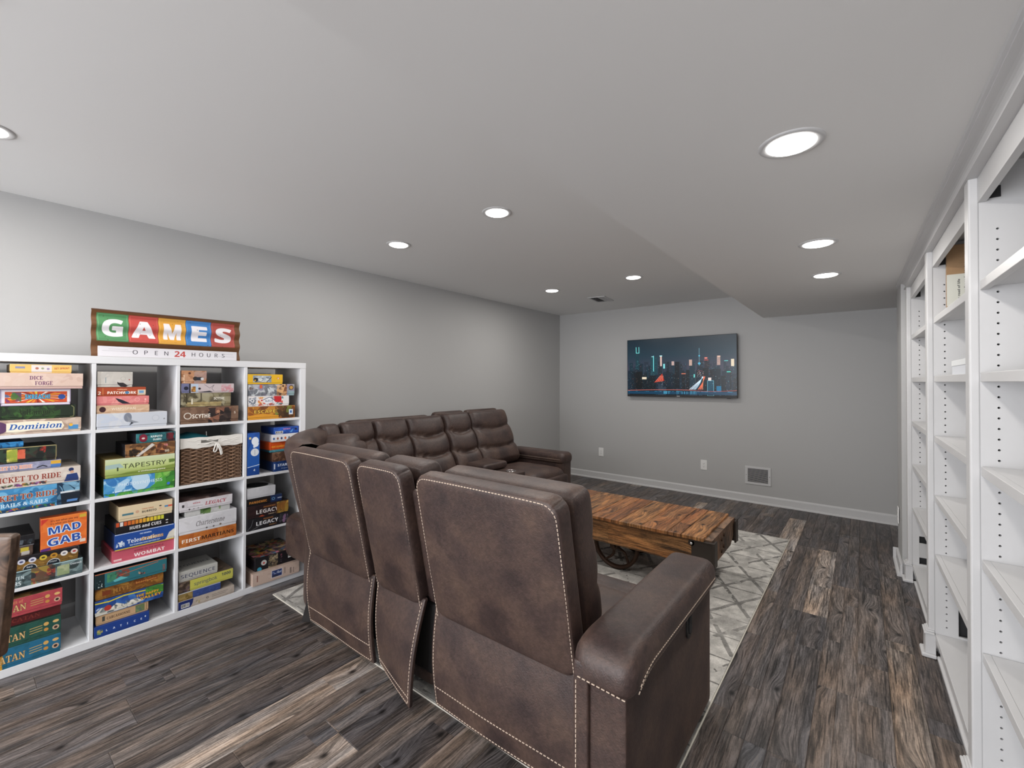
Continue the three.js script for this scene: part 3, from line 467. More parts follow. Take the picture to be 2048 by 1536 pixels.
game('D0', -1.168, -1.465, 0.085, 0, 'orange jungle adventure box, bottom of the top right stack', '#b5742a', '#7a4a22', (p) => p.S(['#c98f3a', '#8c4f22', '#6b3d1e', '#d8a94c'], 60).S(['#5d3c22', '#a36a35', '#3f2a1a', '#7c8a3c'], 50, 0.56, 0.98, 0, 0.95).Q([[0, 0.7], [0.3, 0.55], [0.64, 0.75], [0.64, 1], [0, 1]], '#d9972f').T('ESCAPE', 0.12, 0.52, 0.34, '#e9c04a', { fit: 0.46, stroke: '#4c2412' }).R(0.86, 0.3, 0.09, 0.42, '#d6dee8').R(0.885, 0.4, 0.04, 0.2, '#2f62a8'));
game('D0', -1.171, -1.427, 0.067, 0.004, 'white tile patterned box with red and blue flowers, top right stack', '#e2dede', '#c9c4c4', (p) => { for (let i = 0; i < 4; i++) { const x = 0.1 + i * 0.22; p.S([['#57606e', '#8791a0'], ['#c9462f', '#e09a3a'], ['#8e98a8', '#c04a38'], ['#3d7f86', '#c9462f']][i], 34, x - 0.09, x + 0.09, 0.06, 0.94, 0.1); p.O(x, 0.42, 0.16, '#eceaea').O(x, 0.42, 0.09, ['#6d7686', '#c9462f', '#b23527', '#2f757c'][i]); } p.R(0.62, 0.02, 0.18, 0.62, '#c1272d').Q([[0.33, 0.62], [0.5, 0.14], [0.66, 0.62], [0.5, 0.72]], '#eef0f4').L([[0.34, 0.4], [0.5, 0.12], [0.65, 0.4]], '#37486e', 0.05).T('AZUL', 0.39, 0.58, 0.28, '#27324f', { fit: 0.22, font: 'serif' }); });
game('D0', -1.17, -1.463, 0.077, 0.004, 'grey box with a painted crystal and dancer scene, top right stack', '#9a9ba0', '#6f7076', (p) => p.S(['#b8bac0', '#7c7f88', '#cdd3d6', '#8f86a0', '#5f636c'], 90).T('8+', 0.03, 0.45, 0.3, '#6e4a38').S(['#c08a5a', '#7a4a34', '#dcae7a', '#4d3328'], 40, 0.6, 0.82).O(0.92, 0.3, 0.2, '#2b1d19').O(0.92, 0.3, 0.15, '#c79a4c').S(['#7f98a4', '#8ea7ac'], 14, 0.84, 1, 0.6, 1).R(0.24, 0.05, 0.05, 0.3, '#d1603a'));
game('D0', -1.167, -1.382, 0.064, 0, 'bright yellow box with an oval mountain window, top of the top right stack', '#e3b325', '#c99a1d', (p) => p.O(0.4, 0.48, 0.37, '#5b6472').O(0.4, 0.48, 0.33, '#8b97a6').R(0.14, 0.12, 0.52, 0.7, '#8b97a6').S(['#b6bec6', '#6d7886', '#dfe3dc'], 30, 0.16, 0.62, 0.15, 0.8, 0.2).O(0.22, 0.55, 0.22, '#2a2a30').O(0.2, 0.62, 0.08, '#d8a52a').L([[0.66, 0.3], [0.53, 0.8]], '#3a3230', 0.06).O(0.86, 0.4, 0.11, '#c23a2a').R(0.845, 0.33, 0.03, 0.16, '#f2ead8'));
// ---- second row
game('A1', -0.118, -0.405, 0.107, 0, 'deep sea blue train and ship box, bottom of the second row left stack', '#3f86b8', '#1f4a6e', (p) => p.S(['#5aa0cc', '#2f6f9f', '#79b5d8', '#1f5782'], 70).S(['#15324c', '#0f2236', '#7fb0cc'], 50, 0.72, 1).Q([[0.76, 0.5], [1, 0.42], [1, 1], [0.78, 1]], '#16212e').S(['#d8dde0'], 6, 0.76, 1, 0.4, 0.48).R(0, 0.86, 0.7, 0.14, '#1c3e60').S(['#c9992c', '#a43a2c', '#8c3f78', '#3f7f4a'], 26, 0.05, 0.7, 0.84, 0.98, 0.06).T('TICKET TO RIDE', -0.08, 0.5, 0.32, '#8e3020', { fit: 0.8, font: 'serif', stroke: '#e0d3b4', lw: 0.06 }).T('RAILS & SAILS', 0.1, 0.78, 0.22, '#cfe0ea', { fit: 0.52, font: 'serif' }).R(0.84, 0.8, 0.13, 0.1, '#5b8fd0'));
game('A1', -0.118, -0.407, 0.075, 0, 'cream train box with red capitals and a conductor in blue', '#cfc4bb', '#a89c90', (p) => p.S(['#d8cfc6', '#c2b6ac'], 40).T('TICKET TO RIDE', 0.02, 0.62, 0.46, '#8a2f20', { fit: 0.74, font: 'serif' }).S(['#8d2d2a', '#4c5a36', '#c9a63a', '#2a2d3a', '#7f3f86'], 30, 0.02, 0.6, 0.74, 0.92, 0.1).O(0.88, 0.2, 0.12, '#22305c').O(0.89, 0.36, 0.09, '#c79c82').Q([[0.8, 0.95], [0.83, 0.5], [0.95, 0.46], [0.98, 0.95]], '#233a72'));
game('A1', -0.118, -0.339, 0.039, 0.008, 'slim lilac grey train box with pink and orange letters', '#8d8fa8', '#6d6f86', (p) => p.S(['#9fa2bb', '#7a7d98'], 20).T('TICKET TO RIDE', -0.05, 0.7, 0.55, '#d98a6a', { fit: 0.62, font: 'serif', stroke: '#f0dcd4', lw: 0.1 }).L([[0.64, 0.75], [0.72, 0.55], [0.78, 0.72]], '#22242e', 0.12).R(0.84, 0.08, 0.15, 0.4, '#d9a83a').R(0.84, 0.52, 0.15, 0.4, '#4a78b8'));
game('A1', -0.118, -0.324, 0.073, 0.008, 'dark box with a glowing forest path picture, second row left stack', '#1d2420', '#141817', (p) => p.S(['#25332a', '#161b1a', '#2e4232', '#3a2a24'], 70).S(['#c9c24a', '#e2d27c', '#8f9c3c'], 22, 0.22, 0.38, 0.1, 0.9, 0.26).S(['#b8452e', '#d0664a'], 16, 0.38, 0.5, 0.15, 0.75, 0.2).S(['#a8322a'], 8, 0.72, 0.82, 0.05, 0.5, 0.14).R(0, 0, 1, 0.05, '#a89a6c').R(0.975, 0, 0.025, 1, '#7d7350'));
game('A1', -0.118, -0.216, 0.026, 0.02, 'small bright blue box on top of the second row left stack', '#2f86c4', '#1d5f96', (p) => p.S(['#4aa0dc', '#1f6aa8', '#17456e'], 24));
game('B1', -0.493, -0.793, 0.096, 0.004, 'sky blue and green nature box, bottom of the second row stack', '#4f97c8', '#20331f', (p) => p.S(['#7ab8e0', '#3f8ac4', '#a9cfe8', '#2d6fb0'], 60).O(0.5, 0.35, 0.4, '#b9d6ea', 0.5).S(['#3f8a35', '#5fae3f', '#2c6a2a', '#86c05a'], 60, 0.7, 1, 0, 0.9, 0.3).S(['#3f8f3a', '#63a846'], 40, 0, 1, 0.82, 1, 0.16).Q([[0.62, 0.8], [0.78, 0.4], [0.86, 0.2], [0.86, 0.9]], '#4c9a3e').T('PHOTOSYNTHESIS', 0.19, 0.5, 0.22, '#dceaf4', { fit: 0.62, style: 'normal' }).T('a green game', 0.12, 0.8, 0.12, '#e6f0f6', { fit: 0.24 }).O(0.9, 0.7, 0.08, '#3a6fd0'), { sideDraw: (p) => p.S(['#2c4a26', '#16241a'], 20) });
game('B1', -0.498, -0.793, 0.098, 0.004, 'pale green meadow box with dark spaced capitals in the second row', '#b9c78c', '#7a6a3c', (p) => { const g = ac.createLinearGradient(0, 0, 0, p.h); g.addColorStop(0, '#c9d3b4'); g.addColorStop(0.5, '#bccb86'); g.addColorStop(1, '#8a9c4c'); ac.fillStyle = g; ac.fillRect(0, 0, p.w, p.h); p.Q([[0, 1], [0.3, 0.76], [0.75, 0.7], [1, 0.6], [1, 1]], '#7f9444').Q([[0, 0.3], [0.2, 0.26], [0.26, 0.5], [0, 0.52]], '#9fb8b4').T('TAPESTRY', 0.24, 0.56, 0.34, '#27301c', { fit: 0.62, style: 'normal' }).R(0.16, 0.46, 0.02, 0.2, '#3c4a26').S(['#5f7a36'], 10, 0.9, 1, 0.3, 0.5, 0.1).T('a civilization game', 0.45, 0.84, 0.1, '#eef0dc', { fit: 0.4 }); });
game('B1', -0.576, -0.793, 0.071, 0.004, 'sepia brown box with silhouettes and a slanted white ticket', '#7a5534', '#17151a', (p) => p.S(['#9c7044', '#5f3f26', '#b88a58', '#3c2818'], 60).S(['#1c140f'], 10, 0.08, 0.3, 0.4, 0.95, 0.16).S(['#7d4a34', '#c08050', '#4a2a1e'], 26, 0.6, 0.82, 0.1, 0.9).Q([[0.2, 0.95], [0.52, 0.05], [0.58, 0.2], [0.26, 1]], '#cfcac4').T('EXIT', 0.36, 0.58, 0.2, '#2a2424', { rot: -0.9 }).T('18', 0.76, 0.36, 0.24, '#d98a94').T('60', 0.78, 0.84, 0.26, '#cfc6b4'), { sideDraw: (p) => p.S(['#2a2c33', '#101116'], 12) });
game('B1', -0.621, -0.794, 0.052, 0.008, 'small teal box with a red samurai helmet, top of its stack', '#2f7076', '#23232c', (p) => p.S(['#3f868a', '#255a60', '#1e4248'], 30).O(0.18, 0.5, 0.34, '#7e2036', 0.42).O(0.18, 0.52, 0.14, '#d8c8c0', 0.1).T('KABUTO', 0.36, 0.5, 0.3, '#e6ecea', { fit: 0.3 }).T('SUMO', 0.42, 0.82, 0.28, '#e6ecea', { fit: 0.22 }).S(['#6a1f2a', '#3a1a22'], 20, 0.76, 0.98, 0.1, 1, 0.3));
game('D1', -1.33, -1.497, 0.066, 0.008, 'navy space box with white capitals, bottom beside the tall blue box', '#173468', '#10264c', (p) => p.S(['#1f4180', '#122a56'], 20).T('STAR TREK', 0.16, 0.52, 0.34, '#e4e9f2', { fit: 0.8 }).R(0.02, 0.2, 0.05, 0.55, '#c9d0dc').T('the game', 0.3, 0.78, 0.14, '#9fb0cc'), { d: 0.25, lid: 0.8 });
game('D1', -1.325, -1.495, 0.062, 0.012, 'brown carved box with a white animal face behind the sofa corner', '#5c3f30', '#4a3226', (p) => p.S(['#6f4f3c', '#4a3226', '#8a6a52'], 60).O(0.62, 0.6, 0.2, '#dcd8cc').O(0.68, 0.62, 0.06, '#2c2622').O(0.82, 0.58, 0.16, '#cfcabd'), { d: 0.24 });
game('D1', -1.31, -1.49, 0.016, 0.02, 'thin teal box between the brown and the orange boxes', '#3f7f8c', '#2a5560', (p) => p.S(['#5a98a2'], 10), { d: 0.22 });
game('D1', -1.3, -1.48, 0.052, 0.03, 'bright orange box turned slightly sideways behind the sofa corner', '#d8551f', '#c04a1a', (p) => p.S(['#e06a2c', '#c8491a'], 20).T('GETAWAY', 0.06, 0.7, 0.26, '#f2b53a', { fit: 0.5 }), { d: 0.2, turn: 0.12 });
game('D1', -1.32, -1.496, 0.05, 0.012, 'white box with small animal drawings in the second row right stack', '#d9d8da', '#c2c2c8', (p) => { for (let i = 0; i < 7; i++) p.O(0.08 + i * 0.14, 0.55, 0.13, ['#3f5f96', '#8a5a4a', '#2f3f6a', '#c4602f', '#5a7a8a', '#7a4a6a', '#2f6f5a'][i], 0.17); });
game('D1', -1.333, -1.498, 0.047, 0.012, 'royal blue box with a barcode, top of the second row right stack', '#2450a8', '#1a3a7c', (p) => p.S(['#2f62c4', '#1c4290'], 20).B(0.06, 0.55, 0.3, 0.38).T('QWIRKY', 0.36, 0.4, 0.28, '#d98ab8', { fit: 0.3 }).O(0.88, 0.4, 0.15, '#1a2038').Q([[0.62, 0.8], [0.78, 0.3], [0.72, 0.85]], '#5f9ad8'), { d: 0.2 });
// ---- third row
game('A2', -0.118, -0.419, 0.076, 0, 'teal grey pirate picture box, bottom of the third row left stack', '#4a5c5f', '#2f3c3e', (p) => p.S(['#5f7478', '#3a4a4e', '#7a8f90', '#2f3a3c'], 90).R(0, 0, 1, 0.05, '#a9c4c8').S(['#7c2f2c', '#a8503f', '#5f4a3a', '#b8a23a', '#2a2f33'], 46, 0.42, 0.68).S(['#a9b08a', '#8a9a72'], 26, 0.7, 0.84, 0.2, 0.85).T('FORGOTTEN', 0.05, 0.5, 0.26, '#c9d6d8', { fit: 0.3 }).T('WATERS', 0.06, 0.86, 0.34, '#d6e0e2', { fit: 0.26 }).T('Crossroads', 0.85, 0.32, 0.16, '#d8dde0', { fit: 0.13 }));
game('A2', -0.118, -0.403, 0.062, 0.003, 'black and gold wine themed box with a row of round emblems', '#17141a', '#120f13', (p) => { p.R(0, 0.36, 1, 0.64, '#7a5a26').S(['#8d6a2f', '#66491d', '#9c7a3c'], 50, 0, 1, 0.4, 1, 0.14).Q([[0, 0], [1, 0], [1, 0.3], [0, 0.46]], '#17141a'); [['#d8d4d2'], ['#d2cdc8'], ['#c4c6d2'], ['#c9cad4'], ['#c9b23c'], ['#b8862c'], ['#dedad6'], ['#cfc6c0']].forEach(([c], i) => p.O(0.09 + i * 0.122, 0.36, 0.2, c).O(0.09 + i * 0.122, 0.36, 0.1, ['#6a4a4a', '#39343a', '#43486e', '#50557a', '#403a20', '#5c3f1a', '#7a7a84', '#a8322e'][i], 0.07)); p.O(0.43, 0.98, 0.36, '#d2d4d8').O(0.43, 1, 0.33, '#18222c').O(0.7, 0.96, 0.36, '#d2d4d8').O(0.7, 0.98, 0.33, '#18222c').T('GEO', 0.39, 0.9, 0.16, '#d8dde0').T('STRAT', 0.65, 0.88, 0.14, '#d8dde0'); }, { top: { bg: '#2a2a2c', draw: (p) => p.S(['#4a4a4c', '#1c1c1e'], 20) } });
game('A2', -0.118, -0.25, 0.045, 0.012, 'brown box with yellow mark, low left on the emblem box', '#4c3c34', '#2c2420', (p) => p.S(['#5f4c40', '#382c26'], 30).T('ROOTS', 0.1, 0.75, 0.5, '#8a7260', { fit: 0.5, style: 'italic' }).R(0.7, 0.1, 0.2, 0.5, '#b8a83a').R(0.72, 0.5, 0.2, 0.4, '#b0aca8'), { d: 0.24 });
game('A2', -0.118, -0.255, 0.052, 0.012, 'black glossy box on top of the brown one in the dark third row cell', '#17161a', '#121114', (p) => p.S(['#26252a', '#1a191d'], 24).S(['#5f6a74', '#3c4850'], 8, 0.4, 0.95, 0.4, 0.85, 0.2).R(0, 0.92, 1, 0.05, '#8a8a8e'), { d: 0.24 });
{ // a puzzle word game standing upright on the emblem box
  const z0 = -0.274, z1 = -0.434, h = 0.157, w = 0.16, d = 0.06, f = print(w, h, '#d8692a', (p) => p.S(['#de7634', '#d0602a'], 30).Q([[0, 0], [0.2, 0], [0, 0.22]], '#c23a2c').R(0, 0, 1, 0.03, '#e8863a').T('It’s not what you say', 0.2, 0.14, 0.075, '#5c2416', { fit: 0.6 }).T('it’s what you hear', 0.2, 0.23, 0.075, '#5c2416', { fit: 0.5 }).R(0.83, 0.04, 0.15, 0.1, '#c8a83a').T('MAD', 0.14, 0.52, 0.3, '#23489c', { fit: 0.74, stroke: '#cfe0ee', lw: 0.12, rot: -0.06 }).T('GAB', 0.14, 0.88, 0.32, '#23489c', { fit: 0.74, stroke: '#cfe0ee', lw: 0.12, rot: -0.06 }).R(0.84, 0.82, 0.13, 0.1, '#d9c9bc').Q([[0, 0.93], [0.2, 0.9], [0.22, 0.98], [0.04, 1], [0, 1]], '#5a2f7a')), s = print(0.03, 0.03, '#b8521f', () => {});
  const y = rowY(2) + 0.139, t = thing('game_box', 'upright orange word game box with big blue lettering', 'board game', [KX - 0.012 - d / 2, y, (z0 + z1) / 2], Math.PI / 2, 'board games in the cube shelf');
  part('lid', cardGeo(w, h, d * 0.8, f, s).translate(0, h / 2, d * 0.1), boxPrint, t); part('tray', cardGeo(w - 0.003, h - 0.003, d * 0.2, s, s).translate(0, h / 2, -d * 0.4), boxPrint, t);
}
game('B2', -0.531, -0.796, 0.064, 0.018, 'coral red box with bold white capitals, bottom of the third row stack', '#c4586a', '#a8404e', (p) => p.T('WOMBAT', 0.34, 0.82, 0.4, '#f2e6e4', { fit: 0.5 }).T('WHERE IN THE WORLD', 0.34, 0.4, 0.2, '#7c2c38', { fit: 0.48 }).R(0.03, 0.72, 0.12, 0.16, '#e8c4c4'));
game('B2', -0.539, -0.796, 0.086, 0.008, 'blue drawing party box with white and orange script and a page curl', '#1f4a98', '#1c2f5a', (p) => { for (let i = 0; i < 44; i++) p.O(0.02 + i * 0.022, 0.03, 0.025, '#e6eaf0'); p.R(0, 0.93, 1, 0.07, '#d8b83a').S(['#dfe4ea'], 10, 0.02, 0.16, 0.3, 0.8, 0.08).T('Telestrations', 0.2, 0.68, 0.34, '#eef0f2', { fit: 0.6, font: 'serif' }).T('strations', 0.42, 0.68, 0.34, '#e2a43c', { fit: 0.38, font: 'serif' }).T('THE TELEPHONE GAME SKETCHED OUT', 0.24, 0.86, 0.11, '#dfe6f0', { fit: 0.5 }).T('THE ORIGINAL', 0.4, 0.26, 0.11, '#dfe6f0', { fit: 0.2 }).Q([[1, 0.3], [0.9, 0.5], [0.84, 0.93], [1, 0.93]], '#d6d2c4'); });
game('B2', -0.54, -0.784, 0.062, 0.008, 'black box with a strip of orange to yellow colour squares', '#17161a', '#1a1a20', (p) => { for (let i = 0; i < 13; i++) p.R(0.02 + i * 0.064, 0.02, 0.054, 0.36, ['#c4502a', '#d9d4d0', '#c8582a', '#cc662c', '#d0742e', '#d48430', '#d89432', '#dba434', '#dcb438', '#dcbc3a', '#d8c43c', '#d0c83e', '#c8c840'][i]); p.T('HUES and CUES', 0.24, 0.8, 0.38, '#e6e6e8', { fit: 0.56 }).O(0.9, 0.55, 0.1, '#e0e0e0', 0.05).O(0.9, 0.8, 0.09, '#e0e0e0', 0.05); });
game('B2', -0.555, -0.785, 0.08, 0.008, 'cream dodge game box with black capitals, top of the third row stack', '#d8c6a4', '#c2ae8a', (p) => p.R(0.06, 0.5, 0.2, 0.13, '#4a7884').O(0.33, 0.5, 0.1, '#c9a184').T('BURRITO', 0.41, 0.64, 0.2, '#2a2522', { fit: 0.28 }).T('THROW THROW', 0.41, 0.42, 0.1, '#b0603c', { fit: 0.22 }).O(0.76, 0.36, 0.07, '#28221e', 0.04).O(0.76, 0.54, 0.08, '#d8b494').R(0.84, 0.4, 0.07, 0.12, '#4f86b4').R(0.91, 0.4, 0.08, 0.12, '#cf5a44').Q([[0.46, 1], [0.5, 0.93], [0.54, 1]], '#221d1a'), { top: { bg: '#5f4a38', draw: (p) => p.S(['#7a614a', '#3f3024'], 16) } });
game('C2', -0.815, -1.11, 0.0715, 0, 'orange space colony box with white and black capitals, bottom of its stack', '#b5662c', '#8c4c20', (p) => p.S(['#c07234', '#a85a26', '#c47c40'], 50).T('FIRST', 0.04, 0.68, 0.4, '#efe4d8', { fit: 0.32 }).T('MARTIANS', 0.37, 0.68, 0.4, '#2c1a12', { fit: 0.58 }).T('ADVENTURES ON THE RED PLANET', 0.18, 0.88, 0.13, '#d8a880', { fit: 0.6 }));
game('C2', -0.815, -1.11, 0.096, 0, 'large plain white box with thin handwritten title, third row', '#d2d2d6', '#c6c6ca', (p) => p.S(['#d8d8dc', '#cacace'], 20).T('Charterstone', 0.27, 0.62, 0.4, '#4a4648', { fit: 0.5, font: 'serif', style: 'italic' }).O(0.46, 0.84, 0.05, '#5a5656').O(0.58, 0.84, 0.05, '#6a6466').O(0.7, 0.8, 0.06, '#7a6a5a'));
game('C2', -0.844, -1.076, 0.034, 0.01, 'small white box with green plant picture between two white boxes', '#c9cac8', '#b6b8b6', (p) => p.S(['#d2d3d1', '#b8bab8'], 16).S(['#4f6f3c', '#6a8a4c', '#38552c'], 30, 0.33, 0.56, 0, 1, 0.4).R(0.74, 0, 0.04, 0.6, '#8aa070'));
game('C2', -0.815, -1.086, 0.06, 0, 'white box with red brush lettering, top of its third row stack', '#cfccd0', '#c4c0c4', (p) => p.S(['#d6d3d7', '#c4c0c4'], 20).R(0.05, 0.3, 0.04, 0.25, '#3a3638').T('LEGACY', 0.46, 0.66, 0.46, '#a8323c', { fit: 0.4, font: 'serif', style: 'italic bold' }).T('RISK', 0.24, 0.34, 0.14, '#a8323c', { fit: 0.14 }).R(0.14, 0.58, 0.28, 0.03, '#8a8688').O(0.18, 0.82, 0.07, '#3c383a').O(0.26, 0.82, 0.05, '#7a7678').O(0.34, 0.82, 0.05, '#7a7678'), { top: { bg: '#3a2c2c', draw: (p) => p.S(['#8a7470', '#241a1a', '#5f4a46'], 26) } });
game('D2', -1.17, -1.427, 0.077, 0, 'black season box with white capitals and curved lines, bottom of its stack', '#1b1a1e', '#141317', (p) => p.S(['#242328', '#17161a'], 20).L([[0, 0.95], [0.1, 0.6], [0.14, 0.1]], '#8a8c90', 0.02).L([[0.08, 1], [0.4, 0.55], [0.7, 0.3]], '#a8aaae', 0.02).T('LEGACY', 0.2, 0.66, 0.42, '#e2e2e4', { fit: 0.54 }).T('PANDEMIC', 0.38, 0.26, 0.16, '#b8763c', { fit: 0.24 }).T('season 2', 0.52, 0.86, 0.14, '#c98a4a').S(['#4a4a50', '#2c2c32', '#8a6a8a'], 30, 0.76, 1, 0.1, 0.9, 0.2));
game('D2', -1.17, -1.427, 0.08, 0, 'dark brown season box with white capitals and a golden circle', '#2a1a1c', '#1d1315', (p) => p.S(['#331f20', '#221517'], 20).T('LEGACY', 0.2, 0.72, 0.42, '#e6e2e0', { fit: 0.54 }).T('PANDEMIC', 0.38, 0.3, 0.18, '#b87a3c', { fit: 0.3 }).O(0.9, 0.5, 0.32, '#b07a34', 0.4).S(['#c9a04c', '#8a5a2a', '#a8863a'], 34, 0.7, 1, 0.05, 1, 0.2).S(['#a8482c'], 8, 0.26, 0.44, 0.84, 1, 0.12).T('season 1', 0.5, 0.92, 0.14, '#d8c8a8'));
game('D2', -1.17, -1.386, 0.046, 0.004, 'slim dark box with orange lettering and a blue panel', '#1a1718', '#1c222c', (p) => p.R(0.66, 0, 0.34, 1, '#1f3058').T('PANDEMIC', 0.06, 0.72, 0.46, '#c9863c', { fit: 0.5, stroke: '#4c2c16' }).O(0.74, 0.5, 0.22, '#5f8ab0').O(0.74, 0.5, 0.12, '#1f3058').T('new', 0.86, 0.6, 0.3, '#cfd6e0'), { top: { bg: '#2a3038', draw: (p) => p.S(['#3f4a58', '#1c2026'], 14) } });
game('D2', -1.17, -1.343, 0.066, 0.004, 'plain white square box with a dark oval on its lid', '#c6c7cb', '#b4b5b9', (p) => p.S(['#cacbcf', '#c0c1c5'], 10), { d: 0.176, top: { bg: '#c4c5c8', draw: (p) => p.O(0.5, 0.5, 0.42, '#16171a') } });
// ---- bottom row
const setlers = (c2) => (p) => p.S([c2], 30, 0.25, 1).Q([[0, 0], [0.16, 0], [0.2, 0.5], [0.16, 1], [0, 1]], '#c08a2c').S(['#d09a38', '#a8741f', '#c9922f'], 26, 0, 0.18, 0, 1, 0.2).T('CATAN', 0.06, 0.72, 0.5, '#d9b57c', { fit: 0.43, font: 'serif', stroke: '#3a2a1a', lw: 0.06 }).L([[0.55, 0.35], [0.72, 0.32]], '#b89a5c', 0.04).L([[0.55, 0.48], [0.72, 0.45]], '#b89a5c', 0.04).L([[0.55, 0.61], [0.72, 0.58]], '#b89a5c', 0.04).O(0.78, 0.3, 0.1, '#d0a45c').O(0.78, 0.6, 0.09, '#c08a44').O(0.92, 0.28, 0.12, '#d8b070', 0.08).O(0.92, 0.62, 0.13, '#c9a88c').O(0.92, 0.62, 0.07, '#3a2a24');
game('A3', -0.118, -0.345, 0.09, 0, 'teal blue island game box, bottom of the bottom left stack', '#1f5f78', '#184a5e', setlers('#24688a'), { d: 0.28 });
game('A3', -0.118, -0.345, 0.088, 0, 'dark green island game box, second from bottom at bottom left', '#1f4a40', '#173a32', setlers('#265449'), { d: 0.28 });
game('A3', -0.118, -0.345, 0.048, 0.018, 'dark maroon box set back between the green and red boxes', '#5c1d1f', '#3f1416', (p) => p.Q([[0, 0], [0.3, 0], [0.26, 1], [0, 1]], '#a8752a').T('CATAN', 0.3, 0.72, 0.5, '#8a3a30', { fit: 0.4, font: 'serif' }), { d: 0.26 });
game('A3', -0.118, -0.348, 0.082, -0.006, 'red island game box with gold letters, top of the bottom left stack', '#a8404a', '#8c3038', (p) => { setlers('#b0484f')(p); p.T('SETTLERS of', 0.08, 0.28, 0.22, '#c98a5c', { fit: 0.36, font: 'serif' }); }, { d: 0.28, top: { bg: '#2c2018', draw: (p) => p.S(['#5f4526', '#1c1410', '#7a5a30'], 24) } });
game('B3', -0.464, -0.685, 0.058, 0, 'blue box with widely spaced white capitals, bottom of the bottom row stack', '#1d3f8a', '#163270', (p) => { [...'LATICE'].forEach((s, i) => p.T(s, 0.2 + i * 0.125, 0.62, 0.24, '#dfe6f2')); p.S(['#9aa86a', '#6a8a5a', '#b8a85a'], 16, 0.05, 0.15, 0.3, 0.75, 0.12).O(0.92, 0.4, 0.05, '#dfe6f2', 0.08); });
game('B3', -0.47, -0.683, 0.05, 0.01, 'slim tan box with black lettering and a small green picture', '#c4a27c', '#1c1e1a', (p) => p.R(0.12, 0.2, 0.05, 0.5, '#4a4a44').T('CARCASSONNE', 0.2, 0.64, 0.36, '#33211a', { fit: 0.44, font: 'serif' }).R(0.74, 0.1, 0.18, 0.76, '#6a7a52').S(['#7f9060', '#4f6a6a'], 10, 0.75, 0.91, 0.12, 0.84, 0.16).R(0.95, 0.1, 0.015, 0.76, '#8a6a44'));
game('B3', -0.466, -0.747, 0.078, 0.004, 'blue box with white mountains and yellow lettering, bottom row', '#24488c', '#17233f', (p) => p.S(['#2f5aa4', '#1f3f7c', '#3f74b8'], 40).L([[0, 0.16], [0.2, 0.22], [0.4, 0.1], [0.7, 0.16], [1, 0.1]], '#d8c83a', 0.08).S(['#3f7a34', '#5a9a3c', '#2c5a2a'], 40, 0.72, 1, 0, 0.6, 0.24).Q([[0, 0.8], [0.1, 0.5], [0.2, 0.75], [0.3, 0.45], [0.42, 0.7], [0.56, 0.5], [0.7, 0.8], [0.5, 0.95], [0, 1]], '#d6d4c8').S(['#8a8f8a', '#5c6468', '#eceae0'], 40, 0.02, 0.66, 0.5, 0.95, 0.1).O(0.18, 0.62, 0.18, '#b03a34').T('THE HAPPY', 0.58, 0.5, 0.22, '#e2b83a', { fit: 0.34, stroke: '#8a3a1a' }).T('VALLEY', 0.64, 0.74, 0.24, '#e2b83a', { fit: 0.32, stroke: '#8a3a1a' }));
game('B3', -0.467, -0.748, 0.059, 0.01, 'amber brown hive patterned box under the teal picture box', '#8a5c26', '#5c3c1a', (p) => p.S(['#9c6c2f', '#74491d', '#b08038', '#6a3f1a'], 70).T('HIVE', 0.24, 0.7, 0.5, '#a87a3c', { fit: 0.26, font: 'serif' }).R(0.1, 0.32, 0.12, 0.4, '#7a3a1e').R(0.56, 0.2, 0.34, 0.3, '#7c3a1c').T('boardgame', 0.57, 0.44, 0.24, '#d09a4a', { fit: 0.32 }));
game('B3', -0.464, -0.76, 0.078, 0, 'dark teal box with a diving figure, top of the bottom row stack', '#2c6c76', '#122428', (p) => p.R(0, 0, 0.13, 1, '#16282c').S(['#c9d4d2'], 8, 0.03, 0.1, 0.2, 0.9, 0.06).S(['#3f7f62', '#2a5f4a', '#4a8a5c'], 24, 0.16, 0.32, 0.1, 0.7, 0.2).S(['#8a3f36', '#2f3f6a', '#6a4a3c'], 20, 0.28, 0.46, 0.1, 0.6, 0.14).L([[0.32, 0.42], [0.86, 0.14]], '#c4643c', 0.035).S(['#c99a7c', '#20303a', '#a8503f'], 10, 0.58, 0.68, 0.4, 0.75, 0.1).Q([[0.24, 0.66], [0.34, 0.5], [0.44, 0.7], [0.26, 0.78]], '#5fb0b4').T('CAVE', 0.97, 0.9, 0.2, '#a8483c', { rot: -Math.PI / 2 }).R(0, 0, 1, 0.05, '#b8623c'));
const pz = { name: 'puzzle_box', category: 'puzzle box' };
game('C3', -0.815, -1.101, 0.048, 0, 'beige puzzle box with a navy barcode corner, bottom of its stack', '#b8aca0', '#a89c90', (p) => p.S(['#c0b5aa', '#aea297'], 24).Q([[0, 0], [0.26, 0], [0.24, 0.6], [0.2, 1], [0, 1]], '#1f2f6a').B(0.05, 0.36, 0.14, 0.5).S(['#8a8aa8', '#a89a6a'], 6, 0.3, 0.46, 0.2, 0.8, 0.12).O(0.5, 0.46, 0.13, '#3a3634').O(0.5, 0.46, 0.08, '#b8aca0').R(0.58, 0.3, 0.3, 0.05, '#7a726a').R(0.58, 0.5, 0.26, 0.05, '#7a726a'), pz);
game('C3', -0.815, -1.028, 0.045, 0.004, 'slate blue and gold puzzle box under the yellow one', '#3a4f8c', '#23262f', (p) => p.R(0, 0, 0.33, 1, '#8a7444').S(['#9c8450', '#74602f'], 14, 0, 0.32).S(['#45599a', '#32457c'], 14, 0.34, 1).R(0, 0, 1, 0.09, '#c9ccd2'), pz);
